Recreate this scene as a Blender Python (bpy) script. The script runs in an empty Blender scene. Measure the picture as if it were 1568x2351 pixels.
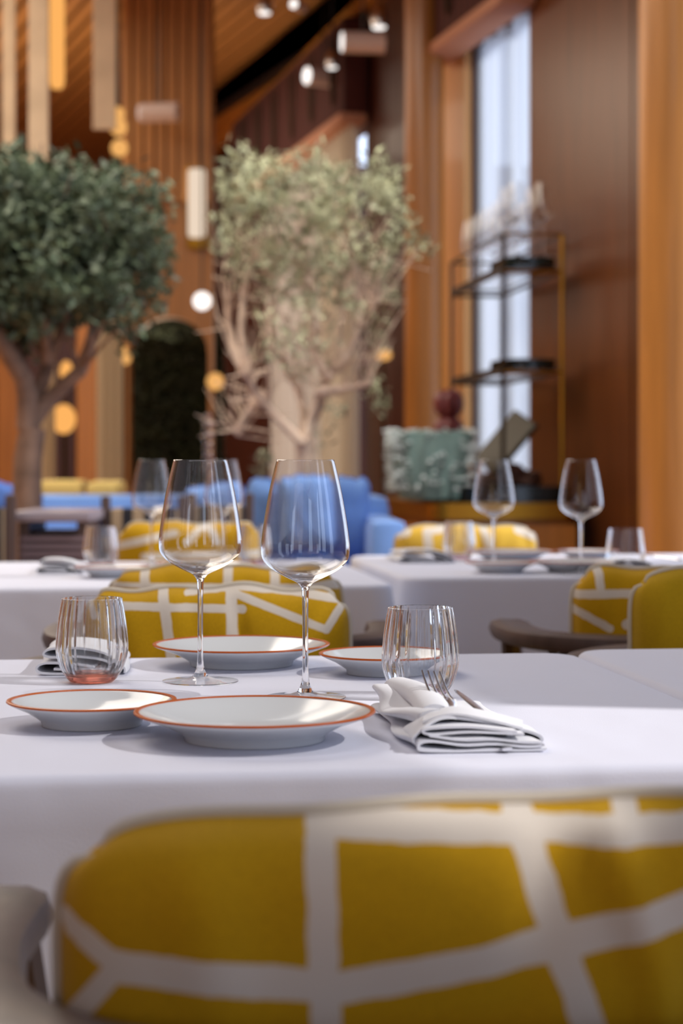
import bpy, bmesh, math, random
from mathutils import Vector, Matrix, noise
C = bpy.context.scene.collection
SC = bpy.context.scene
R = math.radians
F = 4400.0                      # focal length in pixels of the 1568x2351 frame
EYE = 0.99                      # camera height

# ---------------------------------------------------------------- camera, world, sun, exposure
cam_d = bpy.data.cameras.new('camera'); cam = bpy.data.objects.new('camera', cam_d); C.objects.link(cam)
cam.location = (0, 0, EYE); cam.rotation_euler = (R(90), 0, 0)
cam_d.sensor_fit = 'VERTICAL'; cam_d.sensor_height = 36; cam_d.sensor_width = 24
cam_d.lens = F * 36 / 2351
cam_d.shift_y = -(1175.5 - 1056) / 2351
cam_d.clip_start = 0.05; cam_d.clip_end = 200
cam_d.dof.use_dof = True; cam_d.dof.focus_distance = 1.93; cam_d.dof.aperture_fstop = 5.9
cam_d.dof.aperture_blades = 0
SC.camera = cam
SC.view_settings.view_transform = 'Standard'; SC.view_settings.look = 'None'
SC.view_settings.gamma = 1; SC.view_settings.use_curve_mapping = False
SC.view_settings.exposure = 0.0
cy = SC.cycles
cy.max_bounces = 14; cy.transmission_bounces = 12; cy.transparent_max_bounces = 40
cy.diffuse_bounces = 4; cy.glossy_bounces = 6
cy.caustics_reflective = False; cy.caustics_refractive = True
cy.sample_clamp_indirect = 6

w = bpy.data.worlds.new('sky'); SC.world = w; w.use_nodes = True
bgn = w.node_tree.nodes['Background']
bgn.inputs[0].default_value = (0.66, 0.77, 1.0, 1); bgn.inputs[1].default_value = 2.05

SUN_AZ, SUN_EL = R(11), R(42)
sd = bpy.data.lights.new('sun', 'SUN'); so = bpy.data.objects.new('sun', sd); C.objects.link(so)
sd.energy = 3.05; sd.angle = R(0.53); sd.color = (1.0, 0.95, 0.90)
to_sun = Vector((math.cos(SUN_AZ)*math.cos(SUN_EL), -math.sin(SUN_AZ)*math.cos(SUN_EL), math.sin(SUN_EL)))
so.rotation_euler = (-to_sun).to_track_quat('-Z', 'Y').to_euler(); so.location = (8, -1, 8)

def area(name, loc, direction, sx, sy, energy, color, portal=False):
    d = bpy.data.lights.new(name, 'AREA'); o = bpy.data.objects.new(name, d); C.objects.link(o)
    d.shape = 'RECTANGLE'; d.size = sx; d.size_y = sy; d.energy = energy; d.color = color
    o.location = loc; o.rotation_euler = Vector(direction).to_track_quat('-Z', 'Y').to_euler()
    d.cycles.is_portal = portal
    return o
# soft fill lights added below the ceiling to lift the ambient level
area('fill_near', (-0.6, 1.3, 4.05), (0.0, 0.62, -1), 3.0, 2.0, 37, (0.96, 0.93, 0.98))
area('fill_middle', (-2.2, 6.5, 4.15), (0, 0, -1), 2.6, 5.0, 210, (1.0, 0.9, 0.78))
area('fill_far', (-4.4, 14.0, 4.15), (0, 0.0, -1), 4.5, 10.0, 380, (1.0, 0.84, 0.66))
# unseen upward light added left of the frame to brighten the far ceiling
area('far_ceiling_fill', (-4.6, 14.5, 2.7), (0.25, 0, 1), 1.6, 7.0, 110, (1.0, 0.86, 0.66))
# warm fill light added behind the camera for surfaces facing it
area('front_fill', (-2.2, -3.9, 2.2), (0.25, 1, -0.12), 3.2, 3.0, 14, (1.0, 0.76, 0.56))

# ---------------------------------------------------------------- colour + materials
def lin(c): c /= 255.0; return c/12.92 if c <= 0.04045 else ((c+0.055)/1.055)**2.4
def col(r, g, b): return (lin(r), lin(g), lin(b), 1)
class NT:
    def __init__(s, name):
        s.m = bpy.data.materials.new(name); s.m.use_nodes = True
        s.t = s.m.node_tree; s.t.nodes.clear()
        s.out = s.t.nodes.new('ShaderNodeOutputMaterial')
    def n(s, typ, **kw):
        nd = s.t.nodes.new(typ)
        for k, v in kw.items(): setattr(nd, k, v)
        return nd
    def l(s, a, b): s.t.links.new(a, b)
    def math(s, op, a, b=None, clamp=False):
        nd = s.n('ShaderNodeMath', operation=op, use_clamp=clamp)
        for i, x in enumerate((a, b)):
            if x is None: continue
            if isinstance(x, (int, float)): nd.inputs[i].default_value = x
            else: s.l(x, nd.inputs[i])
        return nd.outputs[0]
def setp(p, **kw):
    for k, v in kw.items(): p.inputs[k.replace('_', ' ')].default_value = v
def plain(name, c, rough=0.5, metal=0.0, bump=0, bscale=40, var=0.0, vscale=6, coat=0, stretch=None, spec=0.5, sheen=0):
    T = NT(name); p = T.n('ShaderNodeBsdfPrincipled'); T.l(p.outputs[0], T.out.inputs[0])
    setp(p, Base_Color=c, Roughness=rough, Metallic=metal)
    p.inputs['Coat Weight'].default_value = coat; p.inputs['Coat Roughness'].default_value = 0.08
    p.inputs['Specular IOR Level'].default_value = spec
    p.inputs['Sheen Weight'].default_value = sheen
    tc = T.n('ShaderNodeTexCoord'); mp = T.n('ShaderNodeMapping'); T.l(tc.outputs['Object'], mp.inputs[0])
    if stretch: mp.inputs['Scale'].default_value = stretch
    if var:
        nz = T.n('ShaderNodeTexNoise'); nz.inputs['Scale'].default_value = vscale; nz.inputs['Detail'].default_value = 4
        T.l(mp.outputs[0], nz.inputs['Vector'])
        hs = T.n('ShaderNodeMix', data_type='RGBA')
        hs.inputs[6].default_value = tuple(x*(1-var) for x in c[:3]) + (1,)
        hs.inputs[7].default_value = tuple(min(1, x*(1+var)) for x in c[:3]) + (1,)
        mr = T.n('ShaderNodeMapRange'); mr.inputs[1].default_value = .3; mr.inputs[2].default_value = .7
        T.l(nz.outputs[0], mr.inputs[0]); T.l(mr.outputs[0], hs.inputs[0]); T.l(hs.outputs[2], p.inputs['Base Color'])
    if bump:
        nb = T.n('ShaderNodeTexNoise'); nb.inputs['Scale'].default_value = bscale; nb.inputs['Detail'].default_value = 3
        T.l(mp.outputs[0], nb.inputs['Vector'])
        b = T.n('ShaderNodeBump'); b.inputs['Strength'].default_value = bump; b.inputs['Distance'].default_value = 0.002
        T.l(nb.outputs[0], b.inputs['Height']); T.l(b.outputs[0], p.inputs['Normal'])
    return T.m
def emit(name, c, s):
    T = NT(name); e = T.n('ShaderNodeEmission'); e.inputs[0].default_value = c; e.inputs[1].default_value = s
    T.l(e.outputs[0], T.out.inputs[0]); return T.m
def linen_mat(name, c, weave=0.35):
    """white table linen: fine weave plus faint soft creases"""
    T = NT(name); p = T.n('ShaderNodeBsdfPrincipled'); T.l(p.outputs[0], T.out.inputs[0])
    setp(p, Base_Color=c, Roughness=0.85); p.inputs['Specular IOR Level'].default_value = .15
    tc = T.n('ShaderNodeTexCoord')
    w1 = T.n('ShaderNodeTexNoise'); w1.inputs['Scale'].default_value = 7; w1.inputs['Detail'].default_value = 2
    m1 = T.n('ShaderNodeMapping'); m1.inputs['Scale'].default_value = (1, .45, 1); T.l(tc.outputs['Object'], m1.inputs[0]); T.l(m1.outputs[0], w1.inputs['Vector'])
    w2 = T.n('ShaderNodeTexNoise'); w2.inputs['Scale'].default_value = 700; T.l(tc.outputs['Object'], w2.inputs['Vector'])
    b1 = T.n('ShaderNodeBump'); b1.inputs['Strength'].default_value = .55; b1.inputs['Distance'].default_value = .012; T.l(w1.outputs[0], b1.inputs['Height'])
    b2 = T.n('ShaderNodeBump'); b2.inputs['Strength'].default_value = weave; b2.inputs['Distance'].default_value = .0006
    T.l(w2.outputs[0], b2.inputs['Height']); T.l(b1.outputs[0], b2.inputs['Normal']); T.l(b2.outputs[0], p.inputs['Normal'])
    return T.m
def glass_mat(name, lo=.45, hi=.9, zfull=-1, tint=(1, 1, 1, 1)):
    """thin clear glass: light passes straight where faced, reflects and refracts towards the edges; solid below zfull"""
    T = NT(name)
    tr = T.n('ShaderNodeBsdfTransparent'); tr.inputs[0].default_value = tuple(0.985*x for x in tint[:3]) + (1,)
    gl = T.n('ShaderNodeBsdfGlossy'); gl.inputs['Roughness'].default_value = 0.0
    gs = T.n('ShaderNodeBsdfGlass'); gs.inputs['IOR'].default_value = 1.47; gs.inputs['Roughness'].default_value = 0; gs.inputs[0].default_value = tint
    lw = T.n('ShaderNodeLayerWeight'); lw.inputs[0].default_value = .5
    f5 = T.math('POWER', lw.outputs['Facing'], 4.0); fr = T.math('ADD', T.math('MULTIPLY', f5, .75), .05, True)
    m1 = T.n('ShaderNodeMixShader'); T.l(fr, m1.inputs[0]); T.l(tr.outputs[0], m1.inputs[1]); T.l(gl.outputs[0], m1.inputs[2])
    mr = T.n('ShaderNodeMapRange', interpolation_type='SMOOTHSTEP'); mr.inputs[1].default_value = lo; mr.inputs[2].default_value = hi
    T.l(lw.outputs['Facing'], mr.inputs[0]); fac = mr.outputs[0]
    if zfull > -1:
        tc = T.n('ShaderNodeTexCoord'); sx = T.n('ShaderNodeSeparateXYZ'); T.l(tc.outputs['Object'], sx.inputs[0])
        z = T.n('ShaderNodeMapRange'); z.inputs[1].default_value = zfull; z.inputs[2].default_value = zfull+.004
        z.inputs[3].default_value = .85; z.inputs[4].default_value = 0; T.l(sx.outputs[2], z.inputs[0])
        fac = T.math('MAXIMUM', fac, z.outputs[0])
    m2 = T.n('ShaderNodeMixShader'); T.l(fac, m2.inputs[0]); T.l(m1.outputs[0], m2.inputs[1]); T.l(gs.outputs[0], m2.inputs[2])
    T.l(m2.outputs[0], T.out.inputs[0]); return T.m
def sheer_mat(name, c, transp, fold=None):
    T = NT(name); tr = T.n('ShaderNodeBsdfTransparent'); tl = T.n('ShaderNodeBsdfTranslucent'); df = T.n('ShaderNodeBsdfDiffuse')
    tl.inputs[0].default_value = c; df.inputs[0].default_value = c
    a = T.n('ShaderNodeMixShader'); a.inputs[0].default_value = .4; T.l(tl.outputs[0], a.inputs[1]); T.l(df.outputs[0], a.inputs[2])
    b = T.n('ShaderNodeMixShader'); b.inputs[0].default_value = transp; T.l(a.outputs[0], b.inputs[1]); T.l(tr.outputs[0], b.inputs[2])
    T.l(b.outputs[0], T.out.inputs[0]); return T.m
def wood_mat(name, c, rough=.4, coat=0.0, var=.3, bump=.15):
    return plain(name, c, rough, bump=bump, bscale=14, var=var, vscale=5, coat=coat, stretch=(6, 6, .35))

# segment-mask node group used by the printed cushion fabric
G = bpy.data.node_groups.new('segment_distance', 'ShaderNodeTree')
for nm, ty in (('P', 'NodeSocketVector'), ('A', 'NodeSocketVector'), ('B', 'NodeSocketVector'), ('W', 'NodeSocketFloat')):
    G.interface.new_socket(nm, in_out='INPUT', socket_type=ty)
G.interface.new_socket('M', in_out='OUTPUT', socket_type='NodeSocketFloat')
gi = G.nodes.new('NodeGroupInput'); go = G.nodes.new('NodeGroupOutput')
def gv(op, a, b=None, scale=None):
    n_ = G.nodes.new('ShaderNodeVectorMath'); n_.operation = op; G.links.new(a, n_.inputs[0])
    if b is not None: G.links.new(b, n_.inputs[1])
    if scale is not None: G.links.new(scale, n_.inputs['Scale'])
    return n_
def gm(op, a, b=None, clamp=False):
    n_ = G.nodes.new('ShaderNodeMath'); n_.operation = op; n_.use_clamp = clamp; G.links.new(a, n_.inputs[0])
    if b is not None: G.links.new(b, n_.inputs[1])
    return n_.outputs[0]
pa = gv('SUBTRACT', gi.outputs['P'], gi.outputs['A']).outputs[0]; ba = gv('SUBTRACT', gi.outputs['B'], gi.outputs['A']).outputs[0]
h_ = gm('DIVIDE', gv('DOT_PRODUCT', pa, ba).outputs['Value'], gv('DOT_PRODUCT', ba, ba).outputs['Value'], True)
q_ = gv('SUBTRACT', pa, gv('SCALE', ba, scale=h_).outputs[0])
d_ = gv('LENGTH', q_.outputs[0]).outputs['Value']
mk = G.nodes.new('ShaderNodeMath'); mk.operation = 'LESS_THAN'; G.links.new(d_, mk.inputs[0]); G.links.new(gi.outputs['W'], mk.inputs[1])
G.links.new(mk.outputs[0], go.inputs[0])

def cushion_mat(name, segs, yellow=(200, 154, 18), cream=(222, 212, 198)):
    """woven mustard fabric printed with cream bands; segs = (x0,z0,x1,z1,half width) in the cushion's own plane"""
    T = NT(name); p = T.n('ShaderNodeBsdfPrincipled'); T.l(p.outputs[0], T.out.inputs[0])
    p.inputs['Roughness'].default_value = .9; p.inputs['Specular IOR Level'].default_value = .15; p.inputs['Sheen Weight'].default_value = .08
    tc = T.n('ShaderNodeTexCoord'); sp = T.n('ShaderNodeSeparateXYZ'); T.l(tc.outputs['Object'], sp.inputs[0])
    nz = T.n('ShaderNodeTexNoise'); nz.inputs['Scale'].default_value = 60; T.l(tc.outputs['Object'], nz.inputs['Vector'])
    jit = T.math('MULTIPLY', T.math('SUBTRACT', nz.outputs[0], .5), .003)
    cb = T.n('ShaderNodeCombineXYZ'); T.l(T.math('ADD', sp.outputs[0], jit), cb.inputs[0]); T.l(T.math('ADD', sp.outputs[2], jit), cb.inputs[2])
    acc = None
    for (x0, z0, x1, z1, hw) in segs:
        g = T.n('ShaderNodeGroup'); g.node_tree = G; T.l(cb.outputs[0], g.inputs['P'])
        g.inputs['A'].default_value = (x0, 0, z0); g.inputs['B'].default_value = (x1, 0, z1); g.inputs['W'].default_value = hw
        acc = g.outputs[0] if acc is None else T.math('MAXIMUM', acc, g.outputs[0])
    n2 = T.n('ShaderNodeTexNoise'); n2.inputs['Scale'].default_value = 420; T.l(tc.outputs['Object'], n2.inputs['Vector'])
    yc = T.n('ShaderNodeMix', data_type='RGBA'); yc.inputs[6].default_value = col(*[v*.9 for v in yellow]); yc.inputs[7].default_value = col(*[min(255, v*1.08) for v in yellow]); T.l(n2.outputs[0], yc.inputs[0])
    mx = T.n('ShaderNodeMix', data_type='RGBA'); (T.l(acc, mx.inputs[0]) if acc is not None else setattr(mx.inputs[0], 'default_value', 0.0)); T.l(yc.outputs[2], mx.inputs[6]); mx.inputs[7].default_value = col(*cream)
    T.l(mx.outputs[2], p.inputs['Base Color'])
    b = T.n('ShaderNodeBump'); b.inputs['Strength'].default_value = .4; b.inputs['Distance'].default_value = .0008
    T.l(n2.outputs[0], b.inputs['Height']); T.l(b.outputs[0], p.inputs['Normal'])
    return T.m
def stripe_mat(name, a, b_, freq, axis=0):
    T = NT(name); p = T.n('ShaderNodeBsdfPrincipled'); T.l(p.outputs[0], T.out.inputs[0]); p.inputs['Roughness'].default_value = .85
    tc = T.n('ShaderNodeTexCoord'); sp = T.n('ShaderNodeSeparateXYZ'); T.l(tc.outputs['Object'], sp.inputs[0])
    s = T.math('GREATER_THAN', T.math('FRACT', T.math('MULTIPLY', sp.outputs[axis], freq)), .5)
    mx = T.n('ShaderNodeMix', data_type='RGBA'); T.l(s, mx.inputs[0]); mx.inputs[6].default_value = a; mx.inputs[7].default_value = b_
    T.l(mx.outputs[2], p.inputs['Base Color']); return T.m

M = {}
M['linen'] = linen_mat('white_linen', col(224, 226, 240))
M['napkin'] = linen_mat('napkin_cotton', col(232, 233, 238), .25)
M['porcelain'] = plain('porcelain', col(222, 226, 228), .12, spec=.6)
M['rim'] = plain('orange_glaze', col(196, 92, 30), .25)
M['bowl'] = glass_mat('thin_glass', .55, .92, .1235)
M['solid_glass'] = glass_mat('solid_glass', -1, -.5)
M['foot'] = glass_mat('foot_glass', .3, .8)
M['tumbler'] = glass_mat('ribbed_glass', .12, .48, .006)
M['rose'] = glass_mat('rose_glass', .1, .5, .05, (1.0, .74, .66, 1))
M['pink'] = glass_mat('pale_pink_glass', .1, .5, .05, (1.0, .90, .93, 1))
M['cleartint'] = glass_mat('clear_base_glass', .1, .5, .05)
M['steel'] = plain('polished_steel', (.86, .86, .88, 1), .26, 1.0)
M['darkwood'] = wood_mat('dark_stained_wood', col(84, 66, 62), .5, .08, .2)
M['piping'] = plain('cream_piping', col(206, 196, 178), .9)
M['seatfab'] = plain('mustard_seat_fabric', col(196, 158, 24), .9, bump=.3, bscale=300)
M['oak'] = wood_mat('honey_veneer', col(196, 132, 62), .38, .15, .12)
M['oaksunlit'] = wood_mat('sunlit_honey_veneer', col(238, 184, 118), .42, .1, .08)  # honey veneer lightened to carry the sunlight on the reveal
M['oakdeep'] = wood_mat('amber_veneer', col(166, 106, 46), .35, .2, .18)
M['slat'] = wood_mat('ceiling_slat_wood', col(168, 112, 58), .5, 0, .18)
M['portal'] = wood_mat('portal_veneer', col(172, 120, 66), .45, 0, .2)
M['portalslat'] = wood_mat('portal_slat_wood', col(196, 142, 84), .5, 0, .12)
M['slatback'] = plain('ceiling_void', col(84, 46, 20), .8)
M['lacquer'] = wood_mat('red_brown_lacquer', col(104, 58, 28), .3, .0, .3, 0.0)
M['darkred'] = wood_mat('dark_red_panel', col(66, 26, 12), .45, 0.1, .3)
M['beam'] = plain('blackened_beam', col(34, 16, 12), .6)
M['maroon'] = stripe_mat('maroon_pelmet_fabric', col(58, 18, 16), col(82, 32, 26), 9, 1)
M['gold'] = plain('brushed_brass', col(190, 142, 50), .32, 1.0)
M['darkbrass'] = plain('aged_brass', col(58, 44, 26), .45, .6)
M['pinktrim'] = plain('pink_trim', col(196, 140, 112), .7)
M['marble'] = plain('dark_green_marble', col(22, 34, 34), .12, var=.6, vscale=9)
M['floor'] = wood_mat('floor_boards', col(168, 124, 84), .4)
M['hedge'] = plain('hedge_leaf', col(26, 34, 8), .8, var=.5, vscale=12)
M['blue'] = plain('blue_velvet', col(116, 160, 228), .75, bump=.3, bscale=60, var=.12, vscale=3, sheen=.2)
M['bluedark'] = plain('deep_blue_upholstery', col(74, 112, 188), .8, bump=.3, bscale=60)
M['teal'] = plain('frosted_teal_glass', col(128, 158, 152), .5, bump=.6, bscale=30, var=.12, vscale=14)
M['frost'] = plain('frosted_white_edge', col(205, 215, 215), .6)
M['gourd'] = plain('plum_ceramic', col(128, 62, 64), .3, var=.15)
M['rock'] = plain('petrified_wood', col(132, 104, 92), .8, bump=1.0, bscale=18, var=.35, vscale=10)
M['book'] = plain('menu_board', col(70, 66, 54), .4)
M['black'] = plain('black_satin', col(20, 18, 20), .4)
M['cream'] = sheer_mat('cream_curtain_cloth', col(222, 210, 186), .0)
M['sheer'] = sheer_mat('window_sheer', col(206, 217, 228), .14)
M['sundim'] = sheer_mat('sun_dimming_screen', col(110, 110, 110), .50)  # partly transparent grey for the added screen that dims the sun
M['sheerwarm'] = sheer_mat('beige_sheer', col(190, 172, 150), .10)
M['panelcream'] = plain('cream_panel', col(232, 208, 176), .8, var=.15, vscale=4)
M['bark'] = plain('olive_bark', col(150, 122, 104), .9, bump=1, bscale=30, var=.3, vscale=14)
M['barkpale'] = plain('pale_olive_bark', col(214, 192, 172), .9, bump=1, bscale=30, var=.2, vscale=14)
M['leaf'] = plain('olive_leaf', col(92, 106, 80), .5, var=.6, vscale=7)
M['leafpale'] = plain('silver_olive_leaf', col(168, 172, 140), .5, var=.6, vscale=6)
M['pot'] = plain('clay_pot', col(120, 84, 66), .8, var=.2)
M['soil'] = plain('soil', col(40, 28, 20), .95)
M['amber'] = emit('amber_lamp_glow', (1.0, .46, .12, 1), 1.0)
M['ambersmall'] = emit('amber_bulb_glow', (1.0, .5, .15, 1), .9)
M['whitelamp'] = emit('spot_lens_glow', (1.0, .93, .88, 1), 1.6)
M['chrome'] = plain('satin_nickel', (.72, .68, .66, 1), .22, 1.0)
M['satinwhite'] = plain('satin_white', col(232, 214, 208), .3)
M['greytop'] = plain('pale_stone_top', col(168, 160, 172), .25)
M['slatgrey'] = plain('grey_brown_slat', col(136, 120, 130), .5)
M['stripe'] = stripe_mat('striped_upholstery', col(30, 30, 40), col(170, 148, 120), 14)
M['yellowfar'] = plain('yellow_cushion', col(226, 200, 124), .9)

# ---------------------------------------------------------------- mesh helpers
class MB:
    def __init__(s): s.v = []; s.f = []
    def add(s, vs, fs):
        o = len(s.v); s.v += [tuple(v) for v in vs]; s.f += [tuple(i+o for i in f) for f in fs]; return s
    def box(s, c, size, rz=0, bev=0, mat=None):
        sx, sy, sz = [x/2 for x in size]; ca, sa = math.cos(rz), math.sin(rz)
        if bev <= 0:
            pts = [(x, y, z) for z in (-sz, sz) for x, y in ((-sx, -sy), (sx, -sy), (sx, sy), (-sx, sy))]
            fs = [(0, 3, 2, 1), (4, 5, 6, 7), (0, 1, 5, 4), (1, 2, 6, 5), (2, 3, 7, 6), (3, 0, 4, 7)]
        else:
            bev = min(bev, sx*.98, sy*.98, sz*.98)
            bm = bmesh.new(); bmesh.ops.create_cube(bm, size=1)
            for v in bm.verts: v.co = Vector((v.co.x*2*sx, v.co.y*2*sy, v.co.z*2*sz))
            bmesh.ops.bevel(bm, geom=bm.edges[:], offset=bev, segments=2, affect='EDGES', profile=.6)
            bm.verts.index_update(); pts = [tuple(v.co) for v in bm.verts]; fs = [tuple(v.index for v in f.verts) for f in bm.faces]; bm.free()
        return s.add([(c[0]+x*ca-y*sa, c[1]+x*sa+y*ca, c[2]+z) for x, y, z in pts], fs)
    def lathe(s, prof, n=48, c=(0, 0, 0), mod=None, close=True):
        """prof: (r, z) pairs; a closed loop when close"""
        vs = []; idx = []
        for k, (r, z) in enumerate(prof):
            if r < 1e-6: idx.append([len(vs)]*n); vs.append((c[0], c[1], c[2]+z))
            else:
                row = []
                for i in range(n):
                    a = 2*math.pi*i/n; rr = r + (mod(k, a) if mod else 0)
                    row.append(len(vs)); vs.append((c[0]+rr*math.cos(a), c[1]+rr*math.sin(a), c[2]+z))
                idx.append(row)
        fs = []; m = len(prof); rng = range(m if close else m-1)
        for k in rng:
            a, b = idx[k], idx[(k+1) % m]
            for i in range(n):
                j = (i+1) % n; q = []
                for x in (a[i], a[j], b[j], b[i]):
                    if x not in q: q.append(x)
                if len(q) > 2: fs.append(tuple(q))
        return s.add(vs, fs)
    def tube(s, pts, rad, n=8, flat=1.0, caps=True, up=None):
        pts = [Vector(p) for p in pts]; rad = rad if hasattr(rad, '__len__') else [rad]*len(pts)
        vs = []; fs = []; prev = None
        for i, p in enumerate(pts):
            t = (pts[min(i+1, len(pts)-1)] - pts[max(i-1, 0)]).normalized()
            if prev is None:
                a = Vector(up) if up else (Vector((0, 0, 1)) if abs(t.z) < .9 else Vector((1, 0, 0)))
            else: a = prev
            x = (a - t*a.dot(t)).normalized(); prev = x; y = t.cross(x)
            for k in range(n):
                th = 2*math.pi*k/n
                vs.append(p + (x*math.cos(th)*flat + y*math.sin(th))*rad[i])
        for i in range(len(pts)-1):
            for k in range(n):
                j = (k+1) % n; fs.append((i*n+k, i*n+j, (i+1)*n+j, (i+1)*n+k))
        if caps: fs.append(tuple(range(n-1, -1, -1))); fs.append(tuple((len(pts)-1)*n+k for k in range(n)))
        return s.add(vs, fs)
    def grid(s, fn, nu, nv, closeu=False):
        vs = [fn(i/(nu), j/nv) for j in range(nv+1) for i in range(nu+1)]
        W = nu+1; fs = [(j*W+i, j*W+i+1, (j+1)*W+i+1, (j+1)*W+i) for j in range(nv) for i in range(nu)]
        return s.add(vs, fs)
    def prism(s, poly, y0, y1):
        """polygon in x,z swept from y0 to y1"""
        n = len(poly); vs = [(x, y0, z) for x, z in poly] + [(x, y1, z) for x, z in poly]
        fs = [tuple(range(n)), tuple(range(2*n-1, n-1, -1))] + [(i, i+n, (i+1) % n+n, (i+1) % n) for i in range(n)]
        return s.add(vs, fs)
    def build(s, name, mat, parent=None, loc=(0, 0, 0), rz=0, smooth=True, sharp=40):
        me = bpy.data.meshes.new(name); me.from_pydata(s.v, [], s.f); me.update()
        bm = bmesh.new(); bm.from_mesh(me); bmesh.ops.recalc_face_normals(bm, faces=bm.faces[:]); bm.to_mesh(me); bm.free()
        if smooth:
            me.polygons.foreach_set('use_smooth', [True]*len(me.polygons))
            try: me.set_sharp_from_angle(angle=R(sharp))
            except Exception: pass
        me.materials.append(mat)
        o = bpy.data.objects.new(name, me); C.objects.link(o); o.location = loc; o.rotation_euler = (0, 0, rz)
        if parent: o.parent = parent
        return o
def tag(o, label=None, cat=None, group=None, kind=None):
    if label: o['label'] = label
    if cat: o['category'] = cat
    if group: o['group'] = group
    if kind: o['kind'] = kind
    return o
def thing(name, label, cat, loc=(0, 0, 0), rz=0, group=None):
    o = bpy.data.objects.new(name, None); C.objects.link(o); o.location = loc; o.rotation_euler = (0, 0, rz); o.empty_display_size = .1
    return tag(o, label, cat, group)
def struct(o): o['kind'] = 'structure'; return o
def dup(root, loc, rz, label, group=None, scale=None):
    r = root.copy(); C.objects.link(r); r.location = loc; r.rotation_euler = (0, 0, rz); r['label'] = label
    if group: r['group'] = group
    if scale: r.scale = scale
    for ch in [o for o in root.children]:
        c = ch.copy(); C.objects.link(c); c.parent = r
        for g in ch.children:
            d = g.copy(); C.objects.link(d); d.parent = c
    return r
def at(px, d, z=.75):
    return ((px-784)/F*d, d, z)
def zpx(py, d): return EYE - (py-1056)/F*d

# ---------------------------------------------------------------- room shell
WS = .237                                    # the window wall runs away to the left
WN = Vector((-1, -WS, 0)).normalized()       # its normal, into the room
WA = math.atan2(WS, 1)                       # yaw of the wall
def wx(y): return 1.02 + WS*(10-y)
def wp(y, off=0): p = Vector((wx(y), y, 0)) + WN*off; return p
def wall_piece(mb, y0, y1, z0, z1, t=.25, off=0):
    a, b = wp(y0, off), wp(y1, off); c = wp(y0, off-t); d = wp(y1, off-t)
    mb.add([(*p.xy, z) for z in (z0, z1) for p in (a, b, d, c)], [(0, 3, 2, 1), (4, 5, 6, 7), (0, 1, 5, 4), (1, 2, 6, 5), (2, 3, 7, 6), (3, 0, 4, 7)])
CEIL = 4.30
BA = math.atan2(1.39, 4.05)               # yaw of the ceiling boards
fl = MB().box((-3, 9, -.05), (16, 32, .1)).build('floor', M['floor'], smooth=False); struct(fl)
ce = MB(); q_ = [wp(-5, -.1), wp(24, -.1), Vector((-11, 24, 0)), Vector((-11, -5, 0))]
ce.add([(*p.xy, CEIL+.1+z) for z in (0, .1) for p in q_], [(0, 3, 2, 1), (4, 5, 6, 7), (0, 1, 5, 4), (1, 2, 6, 5), (2, 3, 7, 6), (3, 0, 4, 7)])
ce = ce.build('ceiling', M['slatback'], smooth=False); struct(ce)
# ceiling slats running with the window wall; far part in view
sl = MB().box((0, 0, 0), (.105, 13.5, .04), bev=.008).build('slat', M['slat'], ce, smooth=False)
slats = [sl]
for i in range(46):
    o = sl if i == 0 else sl.copy()
    if i: C.objects.link(o); o.parent = ce
    o.location = (-.70+.25-i*.142, 17.0-.02*i, CEIL+.05); o.rotation_euler = (0, 0, BA)
wl = MB()
wins = [(-4.4, -2.6), (-2.0, -.5), (.56, 1.31), (4.25, 7.2), (10.0, 11.1), (13.5, 16.6)]   # window openings along the wall
tops = [3.4, 3.4, 3.56, 3.4, 3.4, 3.4]
yc = -5.0
for (a, b), tp in zip(wins, tops):
    wall_piece(wl, yc, a, 0, 3.44, .12); wall_piece(wl, a, b, 0, .35, .12)
    yc = b
wall_piece(wl, yc, 23, 0, 3.44, .12)
wall_piece(wl, 9.0, 23, 3.38, 4.6, .12)         # solid above the far windows
wall_piece(wl, -5.0, .29, 3.44, 4.6, .12); wall_piece(wl, .40, .62, 3.44, 4.6, .12)   # gap between them added to throw a sun streak on the near cushion
wall_piece(wl, .24, .40, 3.44, 3.70, .12); wall_piece(wl, .24, .40, 3.95, 4.6, .12)
wall_piece(wl, .62, 9.0, 4.22, 4.6, .12)       # above the added high opening
wr = wl.build('wall_right', M['darkred'], smooth=False); struct(wr)
for y in (3.3, 6.4):
    m_ = MB(); wall_piece(m_, y-.03, y+.03, 3.38, 4.22, .06); struct(m_.build('trim_1', M['beam'], wr, smooth=False))
cl = MB(); 
def strip(mb, y0, y1, z0, z1, off, fold, amp, n):
    def fn(u, v):
        y = y0+(y1-y0)*u; p = wp(y, off + amp*math.sin(u*fold*2*math.pi) + .35*amp*math.sin(u*fold*5.1+1))
        return (p.x, p.y, z0+(z1-z0)*v)
    mb.grid(fn, n, 1)
strip(cl, .60, 1.33, 3.61, 4.22, -.02, 5, .012, 40)
strip(cl, 1.33, 9.0, 3.44, 4.22, -.02, 41, .012, 360)
cs = cl.build('sun_dimming_screen', M['sundim']); tag(cs, 'unseen grey screen added high along the window wall to dim the sun', 'blind')  # added out of view so weaker sun reaches the left of the table
# solid end walls and left wall
far = MB().box((-4, 22.3, 2.2), (14, .2, 4.4)).build('wall_far', M['darkred'], smooth=False); struct(far)
lw_ = MB().box((-7.5, 9, 2.2), (.2, 28, 4.4)).build('wall_left', M['oakdeep'], smooth=False); struct(lw_)
bk = MB()
for x0, x1 in ((-8, -5.2), (-3.8, 1.2), (2.4, 5)): bk.box(((x0+x1)/2, -4.9, 2.2), (x1-x0, .2, 4.4))
bk.box((-1.5, -4.9, 3.95), (13, .2, .9)); struct(bk.build('wall_back', M['oakdeep'], smooth=False))
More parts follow.
